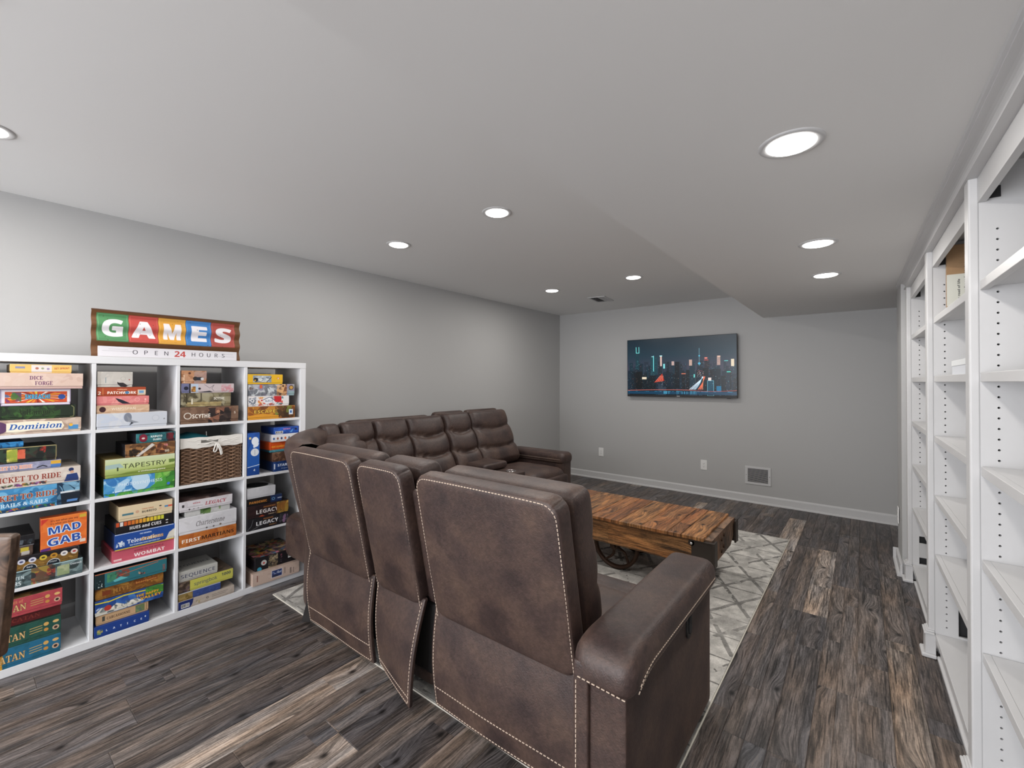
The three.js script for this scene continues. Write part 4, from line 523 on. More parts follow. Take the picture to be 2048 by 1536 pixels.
game('C3', -0.816, -1.095, 0.061, 0.004, 'yellow green puzzle box with dark letters and the number 1000', '#c4c25a', '#3c332c', (p) => p.R(0, 0, 0.2, 1, '#4c3f36').S(['#6a5a4c', '#3a2f28', '#7c6a5a', '#5a4a5a'], 40, 0, 0.2, 0, 1, 0.2).T('springbok', 0.27, 0.62, 0.46, '#3a4668', { fit: 0.42, style: 'normal' }).T('1000', 0.77, 0.48, 0.4, '#3a4650', { fit: 0.18 }), { ...pz, top: { bg: '#5a4c40', draw: (p) => p.S(['#7c6854', '#3f342c', '#8a7a64', '#6a5040'], 60, 0, 1, 0, 1, 0.06) } });
game('C3', -0.819, -1.013, 0.059, 0.01, 'grey white card game box with large navy capitals, bottom row', '#b9b9b4', '#a6a6a1', (p) => p.T('SEQUENCE', 0.04, 0.68, 0.5, '#20284a', { fit: 0.9, style: 'normal' }).R(0.24, 0.86, 0.6, 0.04, '#8a8a88'), { top: { bg: '#a4a49f', draw: (p) => p.T('SEQUENCE', 0.04, 0.6, 0.22, '#3a3a40', { fit: 0.9, style: 'normal' }) } });
game('D3', -1.199, -1.497, 0.08, -0.016, 'pale pink puzzle box with a small blue aerial photo, bottom right cell', '#c9b2a4', '#b8a193', (p) => p.S(['#cfb9ac', '#c0a99b'], 24).R(0.38, 0.16, 0.24, 0.62, '#d8d0d0').R(0.395, 0.2, 0.21, 0.54, '#26366c').S(['#8fa0c4', '#c4cbd8'], 12, 0.4, 0.6, 0.3, 0.5, 0.1).S(['#2f2a30'], 8, 0.4, 0.6, 0.6, 0.72, 0.1).T('6000', 0.82, 0.84, 0.22, '#3a322e', { rot: -Math.PI / 2, fit: 0.13 }).T('pieces', 0.87, 0.84, 0.14, '#5a504a', { rot: -Math.PI / 2 }).R(0.09, 0.2, 0.02, 0.5, '#8a5a50').R(0.66, 0.2, 0.02, 0.5, '#8a7a70'), { ...pz, lid: 0.92 });
game('D3', -1.224, -1.497, 0.087, 0.012, 'black puzzle box covered in a collage of bright stickers, bottom right cell', '#141318', '#1b1a20', (p) => p.R(0.94, 0, 0.06, 0.8, '#2a7a9a').S(['#8a7a5a', '#5a4a3c', '#a89a7a', '#3f3a34'], 60, 0.3, 0.52, 0.05, 1, 0.12).O(0.2, 0.48, 0.2, '#c4c4c0').O(0.2, 0.5, 0.07, '#c0443a').O(0.1, 0.9, 0.16, '#3a9ab8').B(0.76, 0.26, 0.09, 0.4).S(['#6a5a6a', '#8a4a5a'], 8, 0.58, 0.62, 0.2, 0.8, 0.06), { ...pz, d: 0.28, sideDraw: (p) => p.S(['#4a3f3a', '#26222a'], 14), top: { bg: '#2a2524', draw: (p) => p.S(['#b8863c', '#a8443a', '#4f7a9a', '#c4b08a', '#5a4a3c', '#8aa05a', '#d8a84a', '#3a3440', '#c47a8a'], 260, 0, 1, 0, 1, 0.07) } });
{ // tall blue card box standing on end
  const w = 0.073, h = 0.27, d = 0.24, f = print(w, h, '#1f4f9c', (p) => p.S(['#2457a8', '#1b468c'], 20).R(0.12, 0.1, 0.18, 0.05, '#d8c48a').O(0.62, 0.2, 0.08, '#dfe6ee', 0.1).Q([[0.45, 0.3], [0.95, 0.25], [0.85, 0.32], [0.5, 0.36]], '#dfe6ee').O(0.6, 0.46, 0.09, '#d8dce0').L([[0.6, 0.4], [0.6, 0.52]], '#4a5a7a', 0.006).L([[0, 0.8], [0.5, 0.78], [1, 0.76]], '#e6ecf2', 0.012).R(0, 0.81, 1, 0.19, '#1a4288').T('4', 0.5, 0.9, 0.07, '#dfe6ee')), s = print(0.03, 0.03, '#183f80', () => {});
  const t = thing('game_box', 'tall blue box standing on end with white emblems', 'board game', [KX - 0.002 - d / 2, rowY(1), -1.2055], Math.PI / 2, 'board games in the cube shelf');
  part('lid', cardGeo(w, h, d - 0.04, f, s).translate(0, h / 2, 0.02), boxPrint, t); part('tray', cardGeo(w - 0.003, h - 0.003, 0.039, s, s).translate(0, h / 2, -d / 2 + 0.02), boxPrint, t);
}
atlasTex.needsUpdate = true;

// ---- wicker basket with a white liner
{
  const t = thing('wicker_basket', 'brown wicker basket with a white cloth liner and tied bow', 'basket', [KX - 0.024, rowY(1), -0.983]), W = 0.316, H = 0.255, D = 0.32, rows = 21;
  const wick = mat(lin(0.21, 0.12, 0.07), 0.6), wick2 = mat(lin(0.14, 0.078, 0.045), 0.65), cloth = mat(lin(0.7, 0.68, 0.64), 0.9), strands = [], strands2 = [];
  const strand = (y, phase, list) => { const pts = []; for (let i = 0; i <= 40; i++) { const z = -W / 2 + W * i / 40; pts.push(V(0.005 * Math.sin(i / 40 * Math.PI * 9.5 + phase), y + 0.0012 * Math.sin(i * 1.7 + y * 300), z)); } const g = tube(pts, 0.0056, 80, 5); list.push(g); };
  for (let k = 0; k < rows; k++) strand(0.006 + k * 0.0106, k % 2 * Math.PI, k % 2 ? strands : strands2);
  for (const s of [-1, 1]) for (let k = 0; k < rows; k++) { const pts = []; for (let i = 0; i <= 20; i++) pts.push(V(-D * i / 20, 0.006 + k * 0.0106, s * (W / 2) + 0.004 * Math.sin(i / 20 * Math.PI * 6 + k * Math.PI))); (k % 2 ? strands : strands2).push(tube(pts, 0.0056, 40, 5)); }
  stuffPart('weave', strands, wick, t); stuffPart('weave', strands2, wick2, t);
  const stakes = []; for (let i = 0; i < 10; i++) stakes.push(mv(cyl(0.004, 0.004, 0.222, 8), 0, 0.115, -W / 2 + 0.016 + i * (W - 0.032) / 9));
  part('stakes', stakes, wick2, t);
  part('inner_wall', [box(-D, -0.008, 0, 0.004, -W / 2 + 0.004, W / 2 - 0.004, 0), box(-0.012, -0.008, 0, 0.225, -W / 2 + 0.003, W / 2 - 0.003, 0), box(-D, -D + 0.004, 0, 0.225, -W / 2, W / 2, 0)], wick2, t);
  // liner: folded over the rim, with an opening for the handle
  const s = new THREE.Shape(), n = 36, top = (z) => 0.268 + 0.0015 * Math.sin(z * 60), bot = (z) => 0.209 + 0.0035 * Math.sin(z * 38 + 1) + 0.002 * Math.sin(z * 90);
  for (let i = 0; i <= n; i++) { const z = -W / 2 - 0.004 + (W + 0.008) * i / n; i ? s.lineTo(z, bot(z)) : s.moveTo(z, bot(z)); } for (let i = n; i >= 0; i--) { const z = -W / 2 - 0.004 + (W + 0.008) * i / n; s.lineTo(z, top(z)); }
  const hole = new THREE.Path(); hole.moveTo(-0.062, 0.233); hole.lineTo(0.03, 0.233); hole.lineTo(0.03, 0.252); hole.lineTo(-0.062, 0.252); hole.closePath(); s.holes.push(hole);
  const g = new THREE.ExtrudeGeometry(s, { depth: 0.004, bevelEnabled: true, bevelSize: 0.001, bevelThickness: 0.001, bevelSegments: 2 }); g.rotateY(Math.PI / 2); g.scale(1, 1, 1); g.translate(0.005, 0, 0);
  const wr = []; const r = rng(3); for (let k = 0; k < 9; k++) { const y = 0.216 + 0.048 * r(), z = (r() - 0.5) * 0.24, pts = []; for (let i = 0; i <= 8; i++) pts.push(V(0.0098, y + 0.004 * Math.sin(i * 0.9 + k) - 0.0006 * i, z - 0.035 + 0.009 * i)); wr.push(tube(pts, 0.0017, 16, 5)); }
  part('liner', [g, ...wr, box(-D, -0.002, 0.205, 0.266, -W / 2 - 0.004, -W / 2, 0.001), box(-D, -0.002, 0.205, 0.266, W / 2, W / 2 + 0.004, 0.001)], cloth, t);
  part('liner_inside', box(-0.024, -0.02, 0.17, 0.255, -W / 2 + 0.004, W / 2 - 0.004, 0), cloth, t);
  const rib = (pts, w = 0.0048) => { const q = tube(pts, w, 40, 6); const p = q.attributes.position; return q; };
  part('bow', [rib([V(0.014, 0.228, 0.03), V(0.017, 0.236, 0.0), V(0.018, 0.226, -0.022), V(0.015, 0.214, -0.034)], 0.0034), rib([V(0.018, 0.226, -0.014), V(0.021, 0.205, -0.006), V(0.02, 0.182, -0.001), V(0.019, 0.176, -0.008), V(0.02, 0.186, -0.016), V(0.02, 0.22, -0.02)], 0.0036), rib([V(0.018, 0.228, -0.014), V(0.021, 0.205, -0.026), V(0.02, 0.18, -0.036), V(0.018, 0.156, -0.042)], 0.005), rib([V(0.018, 0.226, -0.02), V(0.022, 0.214, -0.03), V(0.021, 0.19, -0.04), V(0.018, 0.16, -0.046)], 0.0042)], cloth, t);
  const b = thing('fabric_pouch', 'teal pouch showing above the basket rim', 'pouch', [KX - 0.16, rowY(1) + 0.12, -0.905]);
  part('body', softBox(0.16, 0.166, 0.19, { r: 0.03, n: [10, 10, 10], f: (p) => { p.y -= 0.25 * Math.abs(p.z); } }).translate(0, 0.085, 0), mat(lin(0.02, 0.24, 0.31), 0.8), b);
  part('tab', mv(cyl(0.003, 0.002, 0.026, 8), 0.06, 0.16, -0.07, 0, 0, 0.2), cloth, b);
}
// ---- corrugated metal sign on top of the cube shelf
{
  const L = 0.69, H = 0.246, tex = canvasTex(1380, 492, (c, w, h) => {
    const r = rng(12); c.fillStyle = '#6a4526'; c.fillRect(0, 0, w, h);
    for (let i = 0; i < 900; i++) { c.globalAlpha = 0.16; c.fillStyle = ['#8a6238', '#4a2d1a', '#a07a48', '#5c3a20'][i % 4]; c.fillRect(r() * w, r() * h, 10 + 70 * r(), 2 + 7 * r()); } c.globalAlpha = 1;
    const cols = ['#4f8a5a', '#bd4a44', '#d99f3e', '#3f7fc0', '#a84a42'], lt = ['#7fb58a', '#d8756c', '#e8bb6a', '#6aa4dc', '#c4736a'], x0 = 40, tw = 257, y0 = 36, th = 292;
    [...'GAMES'].forEach((s, i) => {
      const x = x0 + i * tw; c.fillStyle = cols[i]; c.fillRect(x, y0, tw - 2, th); c.strokeStyle = lt[i]; c.lineWidth = 3; c.strokeRect(x + 12, y0 + 12, tw - 26, th - 24);
      for (let k = 0; k < 40; k++) { c.globalAlpha = 0.12; c.fillStyle = r() < 0.5 ? lt[i] : '#5a3a2a'; c.fillRect(x + r() * tw * 0.95, y0 + r() * th * 0.95, 4 + 26 * r(), 2 + 5 * r()); } c.globalAlpha = 1;
      c.save(); c.translate(x + tw / 2, y0 + th * 0.5); c.font = 'bold 240px sans-serif'; c.textAlign = 'center'; c.textBaseline = 'middle'; const k = 0.74 * tw / c.measureText(s).width; c.scale(k, 0.98); c.fillStyle = c.strokeStyle = '#e9e6ea'; c.lineWidth = 14; c.lineJoin = 'round'; c.fillText(s, 0, 6); c.strokeText(s, 0, 6); c.restore();
      for (let k = 0; k < 9; k++) { c.fillStyle = '#4a2f22'; c.globalAlpha = 0.8; c.beginPath(); c.arc(x + r() * tw, y0 + r() * th, 1.5 + 3 * r(), 0, 7); c.fill(); } c.globalAlpha = 1;
    });
  });
  const t = thing('games_sign', 'rusty corrugated metal sign with five coloured letter squares on top of the shelf', 'sign', [-3.098, 1.4702, -0.79], Math.PI / 2);
  const ny = 48, nx = 30, g = new THREE.PlaneGeometry(L, H, nx, ny), p = g.attributes.position;
  for (let i = 0; i < p.count; i++) { const y = p.getY(i) + H / 2; p.setZ(i, 0.008 * Math.sin(y / 0.078 * Math.PI * 2 + 0.6)); p.setY(i, y); }
  g.computeVertexNormals(); const bk = g.clone(); bk.translate(0, 0, -0.0016);
  part('corrugated_sheet', g, mat(0xffffff, 0.55, { map: tex }), t);
  part('sheet_back', bk, mat(lin(0.12, 0.06, 0.03), 0.7), t);
  part('rim', [box(-L / 2, L / 2, H - 0.005, H + 0.0005, -0.009, 0.009, 0.001)], mat(lin(0.1, 0.05, 0.03), 0.7), t);
  const btex = canvasTex(1300, 120, (c, w, h) => {
    c.fillStyle = '#d9d7dc'; c.fillRect(0, 0, w, h); c.strokeStyle = '#8a8a90'; c.lineWidth = 2; for (const [x0, x1, y] of [[30, 300, 52], [80, 240, 30], [1090, 1270, 70], [1120, 1260, 34]]) { c.beginPath(); c.moveTo(x0, y); c.lineTo(x1, y + 4); c.stroke(); }
    c.font = '70px sans-serif'; c.fillStyle = '#2c2a34'; c.textAlign = 'center'; [...'OPEN'].forEach((s, i) => c.fillText(s, 300 + i * 92, 84)); [...'HOURS'].forEach((s, i) => c.fillText(s, 838 + i * 78, 84));
    c.font = 'bold 104px sans-serif'; c.fillStyle = '#b93c36'; c.fillText('24', 706, 98);
  });
  const bd = part('white_board', box(-L / 2 + 0.025, L / 2 - 0.02, 0.002, 0.055, 0.004, 0.013, 0.001), mat(lin(0.66, 0.65, 0.68), 0.6), t);
  part('lettering', new THREE.PlaneGeometry(L - 0.047, 0.0525).translate(0.0025, 0.0285, 0.0134), mat(0xffffff, 0.6, { map: btex }), bd);
  part('easel_foot', box(-0.2, 0.2, 0, 0.12, -0.02, -0.01, 0.002), mat(lin(0.1, 0.06, 0.04), 0.7), t);
}

// ================================================================ RUG
{
  const W = 2.4, D = 3.17, tex = dataTex(1024, 1344, (u, v) => {
    const X = u * W, Y = v * D, q = fbm(u * 40, v * 52, 40, 52, 3), b = fbm(u * 7, v * 9, 7, 9, 3), f = vnoise(u * 500, v * 660);
    const a = (X * 0.866 + Y * 0.5) / 0.21, c = (X * 0.866 - Y * 0.5) / 0.21, e = Y / 0.21, ln = (t) => Math.abs(t - Math.round(t));
    const d = Math.min(ln(a + 0.1 * (q - 0.5)), ln(c + 0.1 * (b - 0.5)), ln(e) + 0.03), line = d < 0.055 && q > 0.42 ? 0.28 : 0;
    const k = 0.74 + 0.16 * (b - 0.5) + 0.34 * (q - 0.5) + 0.1 * (f - 0.5) - line * (0.4 + b);
    return [k, k * 0.985, k * 0.955];
  });
  const t = thing('area_rug', 'pale grey distressed rug with a faint trellis pattern under the sofa and cart', 'rug', [-1.7, 0, -2.855], -0.004), m = mat(0xffffff, 0.95, { map: tex, bumpMap: tex, bumpScale: 0.002 });
  const g = new RoundedBoxGeometry(W, 0.008, D, 1, 0.002).translate(0, 0.0045, 0), p = g.attributes.position, uv = g.attributes.uv;
  for (let i = 0; i < p.count; i++) uv.setXY(i, p.getX(i) / W + 0.5, p.getZ(i) / D + 0.5);
  part('pile', g, m, t);
  part('binding', [box(-W / 2 - 0.005, W / 2 + 0.005, 0.0005, 0.0075, -D / 2 - 0.006, -D / 2, 0.002), box(-W / 2 - 0.005, W / 2 + 0.005, 0.0005, 0.0075, D / 2, D / 2 + 0.006, 0.002), box(-W / 2 - 0.006, -W / 2, 0.0005, 0.0075, -D / 2, D / 2, 0.002), box(W / 2, W / 2 + 0.006, 0.0005, 0.0075, -D / 2, D / 2, 0.002)], mat(lin(0.6, 0.57, 0.5), 0.9), t);
}
// ================================================================ SECTIONAL SOFA
const sofa = thing('sectional_sofa', 'dark brown leather L-shaped reclining sectional sofa with pale stitching', 'sofa');
{
  const Lt = M.leather, TILT = Math.atan2(0.12, 0.58);
  // rolled back cushion, front towards +z; seams given from the top (0) to the bottom (1)
  const roll = (w, h, T, seams, sag = 0.06) => {
    const b = [0, ...seams, 1];
    return softBox(w, h, T, { r: 0.045, n: [22, 56, 6], f: (p) => {
      const u = clamp(2 * p.x / w, -1, 1), v0 = clamp((h / 2 - p.y) / h, 0, 1), v = clamp(v0 - sag * (1 - u * u) * Math.sin(Math.PI * v0), 0, 1);
      let i = 0; while (i < b.length - 2 && v > b[i + 1]) i++; const t = (v - b[i]) / (b[i + 1] - b[i]), k = Math.pow(1 - Math.pow(Math.abs(2 * t - 1), 2.6), 0.5), e = Math.pow(1 - Math.pow(Math.abs(u), 6), 0.5);
      if (p.z > 0) p.z *= 0.42 + 0.62 * k * (0.35 + 0.65 * e); else p.z *= 0.7;
    } });
  };
  const line = (f, n = 40) => [...Array(n + 1)].map((_, i) => f(i / n));
  // ---- the three near backs, seen from behind: [left x, right x]
  const near = [[-2.37, -1.8], [-1.755, -1.44], [-1.355, -0.7]];
  near.forEach(([x0, x1], k) => {
    const w = x1 - x0, cx = (x0 + x1) / 2, h = 0.6, put = (g) => mv(g, cx, 0.705, -1.2, TILT, 0, 0);
    const bow = (x, y) => 0.012 * (1 - Math.pow(2 * x / w, 4)) * (1 - Math.pow(2 * y / h, 2));
    const bp = part('back_panel', put(softBox(w, h, 0.075, { r: 0.02, R: 0.055, n: [20, 20, 6], f: (p) => { if (p.z > 0.01) p.z += bow(p.x, p.y); } })), Lt, sofa);
    const iw = w / 2 - 0.012, ih = h / 2 - 0.012, rr = 0.05, pts = [V(-iw, -h / 2, 0)];
    for (let i = 0; i <= 6; i++) { const a = Math.PI - i / 6 * Math.PI / 2; pts.push(V(-iw + rr + rr * Math.cos(a), ih - rr + rr * Math.sin(a), 0)); }
    for (let i = 0; i <= 6; i++) { const a = Math.PI / 2 - i / 6 * Math.PI / 2; pts.push(V(iw - rr + rr * Math.cos(a), ih - rr + rr * Math.sin(a), 0)); }
    pts.push(V(iw, -h / 2, 0)); for (const q of pts) q.z = 0.0355 + bow(q.x, q.y);
    stuffPart('stitching', put(stitches(pts)), M.thread, bp);
    part('back_cushion', mv(roll(w - 0.02, 0.52, 0.17, [0.36, 0.68]), cx, 0.745, -1.33, -TILT, Math.PI, 0), Lt, sofa);
    // the skirt that hangs from the knee of the back
    const turn = k === 1 ? 0.09 : 0, hang = (p) => { const t = (0.205 - p.y) / 0.41; p.z += 0.022 * Math.sin(Math.PI * clamp(t, 0, 1)) + 0.004 * Math.sin(p.x * 9 + k) * t + turn * t * (0.35 + p.x / w); };
    const fw = w + (k === 1 ? 0.02 : 0.03), sk = part('back_skirt', mv(softBox(fw, 0.41, 0.02, { r: 0.008, n: [16, 24, 3], f: hang }), cx, 0.235, -1.245), Lt, sofa);
    const on = (x, y) => { const p = V(x, y, 0.0108); hang(p); return p.add(V(cx, 0.235, -1.245)); }, e = fw / 2 - 0.014;
    const runs = [line((t) => on(-e, 0.19 - 0.38 * t)), line((t) => on(e, 0.19 - 0.38 * t)), line((t) => on(lerp(-e, e, t), -0.19))];
    runs.push(line((t) => on(lerp(-e, e, t), k === 1 ? -0.165 : -0.115)));
    stuffPart('stitching', merge(runs.map((q) => stitches(q))), M.thread, sk);
  });
  for (const [a, b] of [[-1.83, -1.735], [-1.455, -1.335]]) part('gap_filler', mv(softBox(b - a, 0.5, 0.03, { r: 0.012 }), (a + b) / 2, 0.66, -1.235, TILT), Lt, sofa);
  part('under_frame', [box(-2.36, -0.7, 0.1, 0.4, -1.9, -1.28, 0.01), box(-3.3, -2.5, 0.1, 0.36, -3.75, -1.8, 0.01)], M.lining, sofa);
  part('foot', [mv(cyl(0.025, 0.02, 0.1, 12), -1.3, 0.058, -1.3), mv(cyl(0.025, 0.02, 0.1, 12), -0.75, 0.058, -1.85), mv(cyl(0.025, 0.02, 0.1, 12), -2.55, 0.058, -3.7)], M.black, sofa);
  for (const [a, b] of [[-2.36, -1.8], [-1.34, -0.685]]) {
    part('seat_cushion', softBox(b - a, 0.19, 0.52, { r: 0.05, n: [16, 6, 16], f: (p) => { if (p.y > 0) p.y += 0.02 * Math.cos(p.x * 4) * Math.cos(p.z * 4.5); } }).translate((a + b) / 2, 0.345, -1.575), Lt, sofa);
    part('footrest', softBox(b - a, 0.34, 0.15, { r: 0.055, n: [14, 10, 10] }).translate((a + b) / 2, 0.255, -1.915), Lt, sofa);
  }
  part('console', softBox(0.31, 0.5, 0.62, { r: 0.03 }).translate(-1.597, 0.28, -1.6), Lt, sofa);
  // ---- armrests: side panel and padded top
  function arm(put, len) {
    const a = part('armrest', put(softBox(0.15, 0.53, len - 0.03, { r: 0.016, n: [8, 10, 10] }).translate(0, 0.295, 0)), Lt, sofa);
    part('arm_pad', put(softBox(0.196, 0.12, len, { r: 0.05, n: [14, 12, 24], f: (p) => { const e = clamp((p.z - len / 2 + 0.12) / 0.12, 0, 1); p.y -= 0.03 * e * e; } }).translate(0, 0.556, 0)), Lt, a);
    part('back_band', put(softBox(0.05, 0.46, 0.022, { r: 0.009 }).translate(-0.062, 0.32, len / 2 - 0.012)), Lt, a);
    const side = (y) => line((t) => V(0.0985 - (y < 0.53 ? 0.006 : 0), y - 0.03 * Math.pow(clamp((t - 0.84) / 0.16, 0, 1), 2), lerp(-len / 2 + 0.05, len / 2 - 0.045, t)), 60);
    stuffPart('stitching', put(merge([stitches(side(0.549)), stitches(side(0.526)), stitches(line((t) => V(lerp(-0.07, 0.08, t), 0.507 - 0.008 * t, len / 2 + 0.0005))), stitches(line((t) => V(-0.075, lerp(0.12, 0.5, t), len / 2 + 0.0005)))])), M.thread, a);
    return a;
  }
  const ra = arm((g) => mv(g, -0.572, 0, -1.555), 0.87);
  const pb = part('power_button', mv(softBox(0.05, 0.1, 0.012, { r: 0.004, R: 0.0245, n: [12, 16, 3] }), -0.496, 0.475, -1.66, 0, Math.PI / 2, 0), M.black, ra);
  part('button_face', mv(softBox(0.026, 0.07, 0.006, { r: 0.002, R: 0.0125, n: [10, 12, 3] }), -0.4885, 0.478, -1.66, 0, Math.PI / 2, 0), M.dark, pb);
  // ---- curved corner: one swept back
  {
    const plan = new THREE.CatmullRomCurve3([V(-2.385, 0, -1.15), V(-2.62, 0, -1.2), V(-2.88, 0, -1.345), V(-3.1, 0, -1.545), V(-3.22, 0, -1.75), V(-3.28, 0, -2.0)]);
    const prof = [[0.11, 0.05], [0.115, 0.43], [0.03, 0.8], [0, 0.94], [0.008, 0.985], [0.035, 1.003], [0.085, 1.003], [0.135, 0.985], [0.16, 0.94], [0.17, 0.8], [0.23, 0.62], [0.32, 0.45], [0.34, 0.12]], nu = 40, P = [], U = [], I = [];
    for (let i = 0; i <= nu; i++) { const c = plan.getPointAt(i / nu), t = plan.getTangentAt(i / nu), nx = -t.z, nz = t.x; const s = nx * 1 + nz * -1 > 0 ? 1 : -1; prof.forEach(([o, y], j) => { P.push(c.x + s * nx * o, y, c.z + s * nz * o); U.push(i / nu * 1.3, j / prof.length * 1.6); }); }
    for (let i = 0; i < nu; i++) for (let j = 0; j < prof.length - 1; j++) { const a = i * prof.length + j, b = a + prof.length; I.push(a, a + 1, b, b, a + 1, b + 1); }
    const g = new THREE.BufferGeometry(); g.setAttribute('position', new THREE.Float32BufferAttribute(P, 3)); g.setAttribute('uv', new THREE.Float32BufferAttribute(U, 2)); g.setIndex(I); smoothNormals(g);
    part('corner_back', g, new THREE.MeshPhysicalMaterial().copy(Lt), sofa).material.side = THREE.DoubleSide;
    part('corner_seat', softBox(0.75, 0.3, 0.75, { r: 0.07 }).translate(-2.72, 0.3, -1.78), Lt, sofa);
    part('hanging_strap', mv(softBox(0.05, 0.4, 0.008, { r: 0.003, n: [4, 20, 2], f: (p) => { p.z += 1.2 * p.y * p.y; } }), -2.44, 0.215, -1.29, -0.15, 0.5, 0), M.lining, sofa);
  }
  // ---- far leg along the left wall: back cushions face +x
  const LEAN = Math.atan(0.55);
  const far = [[-1.66, -1.81, 1.015, [0.26, 0.58]], [-1.815, -2.1, 1.018, [0.26, 0.58]], [-2.105, -2.43, 1.02, [0.28, 0.6]], [-2.435, -2.845, 1.018, [0.28, 0.6]], [-2.86, -3.2, 1.03, [0.3, 0.64]], [-3.205, -3.78, 1.03, [0.3, 0.66]]];
  far.forEach(([z0, z1, top, seams]) => part('back_cushion', mv(roll(z0 - z1, 0.58, 0.19, seams, 0.08), -3.03, top - 0.265, (z0 + z1) / 2, -LEAN * 0.86, Math.PI / 2, 0), Lt, sofa));
  for (const [z0, z1, y, x] of [[-2.0, -2.9, 1.018, -3.31], [-2.96, -3.4, 1.036, -3.33], [-3.41, -3.95, 1.036, -3.33]]) part('back_panel', mv(softBox(z0 - z1, 0.75, 0.07, { r: 0.03, R: 0.05, n: [14, 14, 6] }), x, y - 0.372, (z0 + z1) / 2, -0.06, Math.PI / 2, 0), Lt, sofa);
  part('seat_cushion', softBox(0.62, 0.2, 0.92, { r: 0.06 }).translate(-2.66, 0.37, -2.4), Lt, sofa);
  part('seat_cushion', softBox(0.62, 0.24, 0.56, { r: 0.07, n: [14, 8, 14], f: (p) => { if (p.y > 0) p.y += 0.025 * Math.cos(p.x * 4) * Math.cos(p.z * 4.5); } }).translate(-2.64, 0.36, -3.56), Lt, sofa);
  part('footrest', softBox(0.1, 0.34, 0.56, { r: 0.03 }).translate(-2.35, 0.26, -3.56), Lt, sofa);
  const fc = part('console', softBox(0.56, 0.5, 0.345, { r: 0.022, n: [12, 12, 12] }).translate(-2.7, 0.28, -3.105), Lt, sofa);
  part('console_lid', softBox(0.3, 0.065, 0.33, { r: 0.026, n: [12, 8, 12] }).translate(-2.775, 0.568, -3.105), Lt, fc);
  for (const z of [-3.03, -3.18]) part('cup_holder', new THREE.LatheGeometry([[0, 0.48], [0.036, 0.482], [0.038, 0.528], [0.041, 0.5325], [0.046, 0.533], [0.047, 0.5305]].map(([a, b]) => new THREE.Vector2(a, b)), 28).translate(-2.52, 0, z), M.steel, fc);
  arm((g) => mv(g, -2.76, 0, -3.95, 0, Math.PI / 2 + Math.PI, 0), 0.78);
}
{
  const t = thing('throw_pillow', 'brown leather pillow propped in the curved corner of the sofa', 'pillow', [-2.93, 0.56, -1.74], 0.9);
  part('cover', mv(softBox(0.36, 0.4, 0.2, { r: 0.09, R: 0.12, n: [18, 18, 10], f: (p) => { const k = (1 - Math.pow(p.x / 0.2, 2)) * (1 - Math.pow(p.y / 0.22, 2)); p.z *= 0.35 + 0.85 * k; } }), 0, 0.21, 0, -0.25), M.leather, t);
}
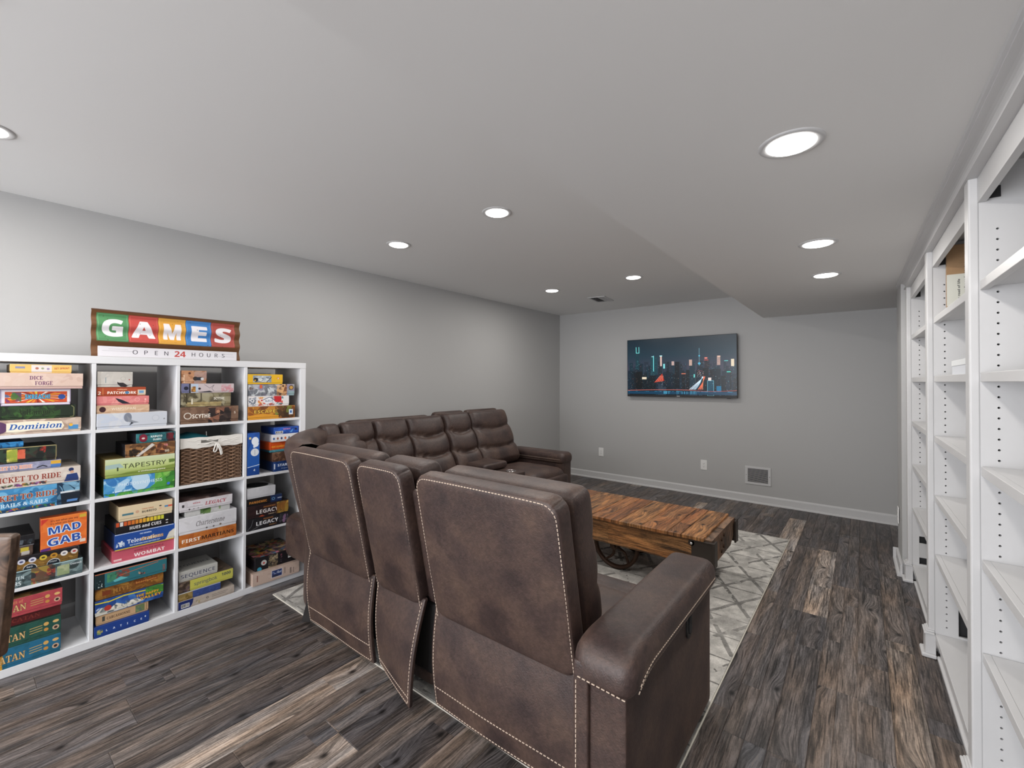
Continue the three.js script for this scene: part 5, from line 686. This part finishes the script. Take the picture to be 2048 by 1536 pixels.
// ================================================================ FACTORY CART used as a coffee table
{
  const t = thing('factory_cart', 'low antique orange wood factory cart with iron corner brackets used as a coffee table', 'coffee table', [-1.4, 0, -3.165]);
  const wood = WOODS.slice(0, 3).map((m, i) => mat(lin(...[[0.52, 0.215, 0.075], [0.46, 0.18, 0.062], [0.58, 0.26, 0.09]][i]), 0.38, { map: m, bumpMap: m, bumpScale: 0.0015 })), r = rng(9);
  const E = [-2.04, -1.9, -1.765, -1.522, -1.416, -1.31, -1.15, -0.975, -0.892, -0.757];
  for (let i = 0; i < E.length - 1; i++) part('plank', plankGeo(E[i] + 1.4 + 0.0015, E[i + 1] + 1.4 - 0.0015, -0.325 + 0.008 * r(), 0.333 - 0.006 * r(), r() < 0.5, r(), 0.378, 0.4 - 0.0015 * r()), wood[i % 3], t);
  for (const z of [-0.315, 0.225]) { const g = box(-0.68, 0.66, 0.215, 0.376, z, z + 0.075, 0.004), uv = g.attributes.uv; for (let i = 0; i < uv.count; i++) uv.setXY(i, uv.getY(i) * 4, uv.getX(i) * 0.7); part('side_beam', g, wood[2], t); }
  for (const s of [-1, 1]) {
    const pr = prism([[-0.3, 0.385], [0.3, 0.385], [0.3, 0.3], [0.18, 0.225], [-0.18, 0.225], [-0.3, 0.3]], 0.06); pr.rotateY(Math.PI / 2); const eb = part('end_beam', boxUV(pr.translate(s > 0 ? 0.625 : -0.685, 0, 0)), mat(lin(0.3, 0.17, 0.1), 0.6, { map: WOODS[1] }), t);
    for (const [z, y] of [[0.08, 0.335], [0.02, 0.35], [0.08, 0.26], [0.02, 0.275]]) part('bolt', mv(cyl(0.011, 0.011, 0.012, 10), s * 0.688, y, z, 0, 0, Math.PI / 2), M.rust, eb);
    for (const q of [-1, 1]) {
      const b = part('corner_bracket', [box(s * 0.565, s * 0.7, 0.225, 0.372, q * 0.302, q * 0.31, 0.003), box(s * 0.56, s * 0.705, 0.22, 0.229, q * 0.296, q * 0.322, 0.003), box(s * 0.56, s * 0.705, 0.368, 0.377, q * 0.296, q * 0.322, 0.003), box(s * 0.692, s * 0.704, 0.222, 0.375, q * 0.25, q * 0.322, 0.003)], M.iron, t);
      for (const y of [0.245, 0.352]) { part('bolt', mv(new THREE.SphereGeometry(0.01, 12, 8), s * 0.568, y, q * 0.316), M.steel, b); part('lug', mv(cyl(0.019, 0.019, 0.008, 16), s * 0.565, y, q * 0.306, Math.PI / 2), M.iron, b); }
    }
  }
  for (const z of [0.19, -0.19]) {
    const wg = part('wheel', mv(new THREE.TorusGeometry(0.158, 0.015, 10, 48).scale(1, 1, 1.4), 0.01, 0.1815, z), M.rust, t);
    part('hub', mv(cyl(0.03, 0.03, 0.08, 18), 0.01, 0.1815, z, Math.PI / 2), M.rust, wg);
    for (let i = 0; i < 5; i++) { const a = i / 5 * 6.283 + 0.35, c = Math.cos(a), s = Math.sin(a); part('spoke', mv(tube([V(0.025 * c, 0.025 * s, 0), V(0.08 * c - 0.022 * s, 0.08 * s + 0.022 * c, 0), V(0.152 * c, 0.152 * s, 0)], 0.009, 12, 6), 0.01, 0.1815, z), M.rust, wg); }
  }
  part('axle', mv(cyl(0.016, 0.016, 0.5, 12), 0.01, 0.1815, 0, Math.PI / 2), M.rust, t);
  for (const x of [-0.5, 0.5]) { const w = part('caster', mv(cyl(0.07, 0.07, 0.04, 24), x, 0.079, 0, Math.PI / 2), M.rust, t); part('fork', [box(x - 0.02, x + 0.02, 0.07, 0.225, 0.024, 0.032), box(x - 0.02, x + 0.02, 0.07, 0.225, -0.032, -0.024), box(x - 0.06, x + 0.06, 0.21, 0.23, -0.09, 0.09)], M.rust, w); }
}
// ================================================================ CHAIR whose back corner shows at the left edge
{
  const t = thing('dining_chair', 'brown wooden chair back just entering at the left edge before the shelf', 'chair', [-1.99, 0, 0.12], 0.75), m = mat(lin(0.17, 0.1, 0.065), 0.45, { map: WOODS[0] });
  part('backrest', mv(softBox(0.4, 0.34, 0.03, { r: 0.01, f: (p) => { p.x *= 1 + 0.9 * (p.y - 0.17); } }), 0.14, 0.775, -0.02, 0.1), m, t);
  part('seat', softBox(0.42, 0.05, 0.4, { r: 0.015 }).translate(0, 0.45, 0.16), m, t);
  for (const [x, z] of [[-0.18, 0], [0.18, 0], [-0.18, 0.33], [0.18, 0.33]]) part('leg', mv(cyl(0.018, 0.013, 0.43, 12), x, 0.215, z), m, t);
  for (const x of [-0.1, 0.12]) part('back_post', mv(cyl(0.014, 0.016, 0.24, 12), x, 0.56, -0.02, 0.08), m, t);
}
scene.traverse((o) => { if (o.isMesh) o.castShadow = o.receiveShadow = true; });
renderer.render(scene, camera);
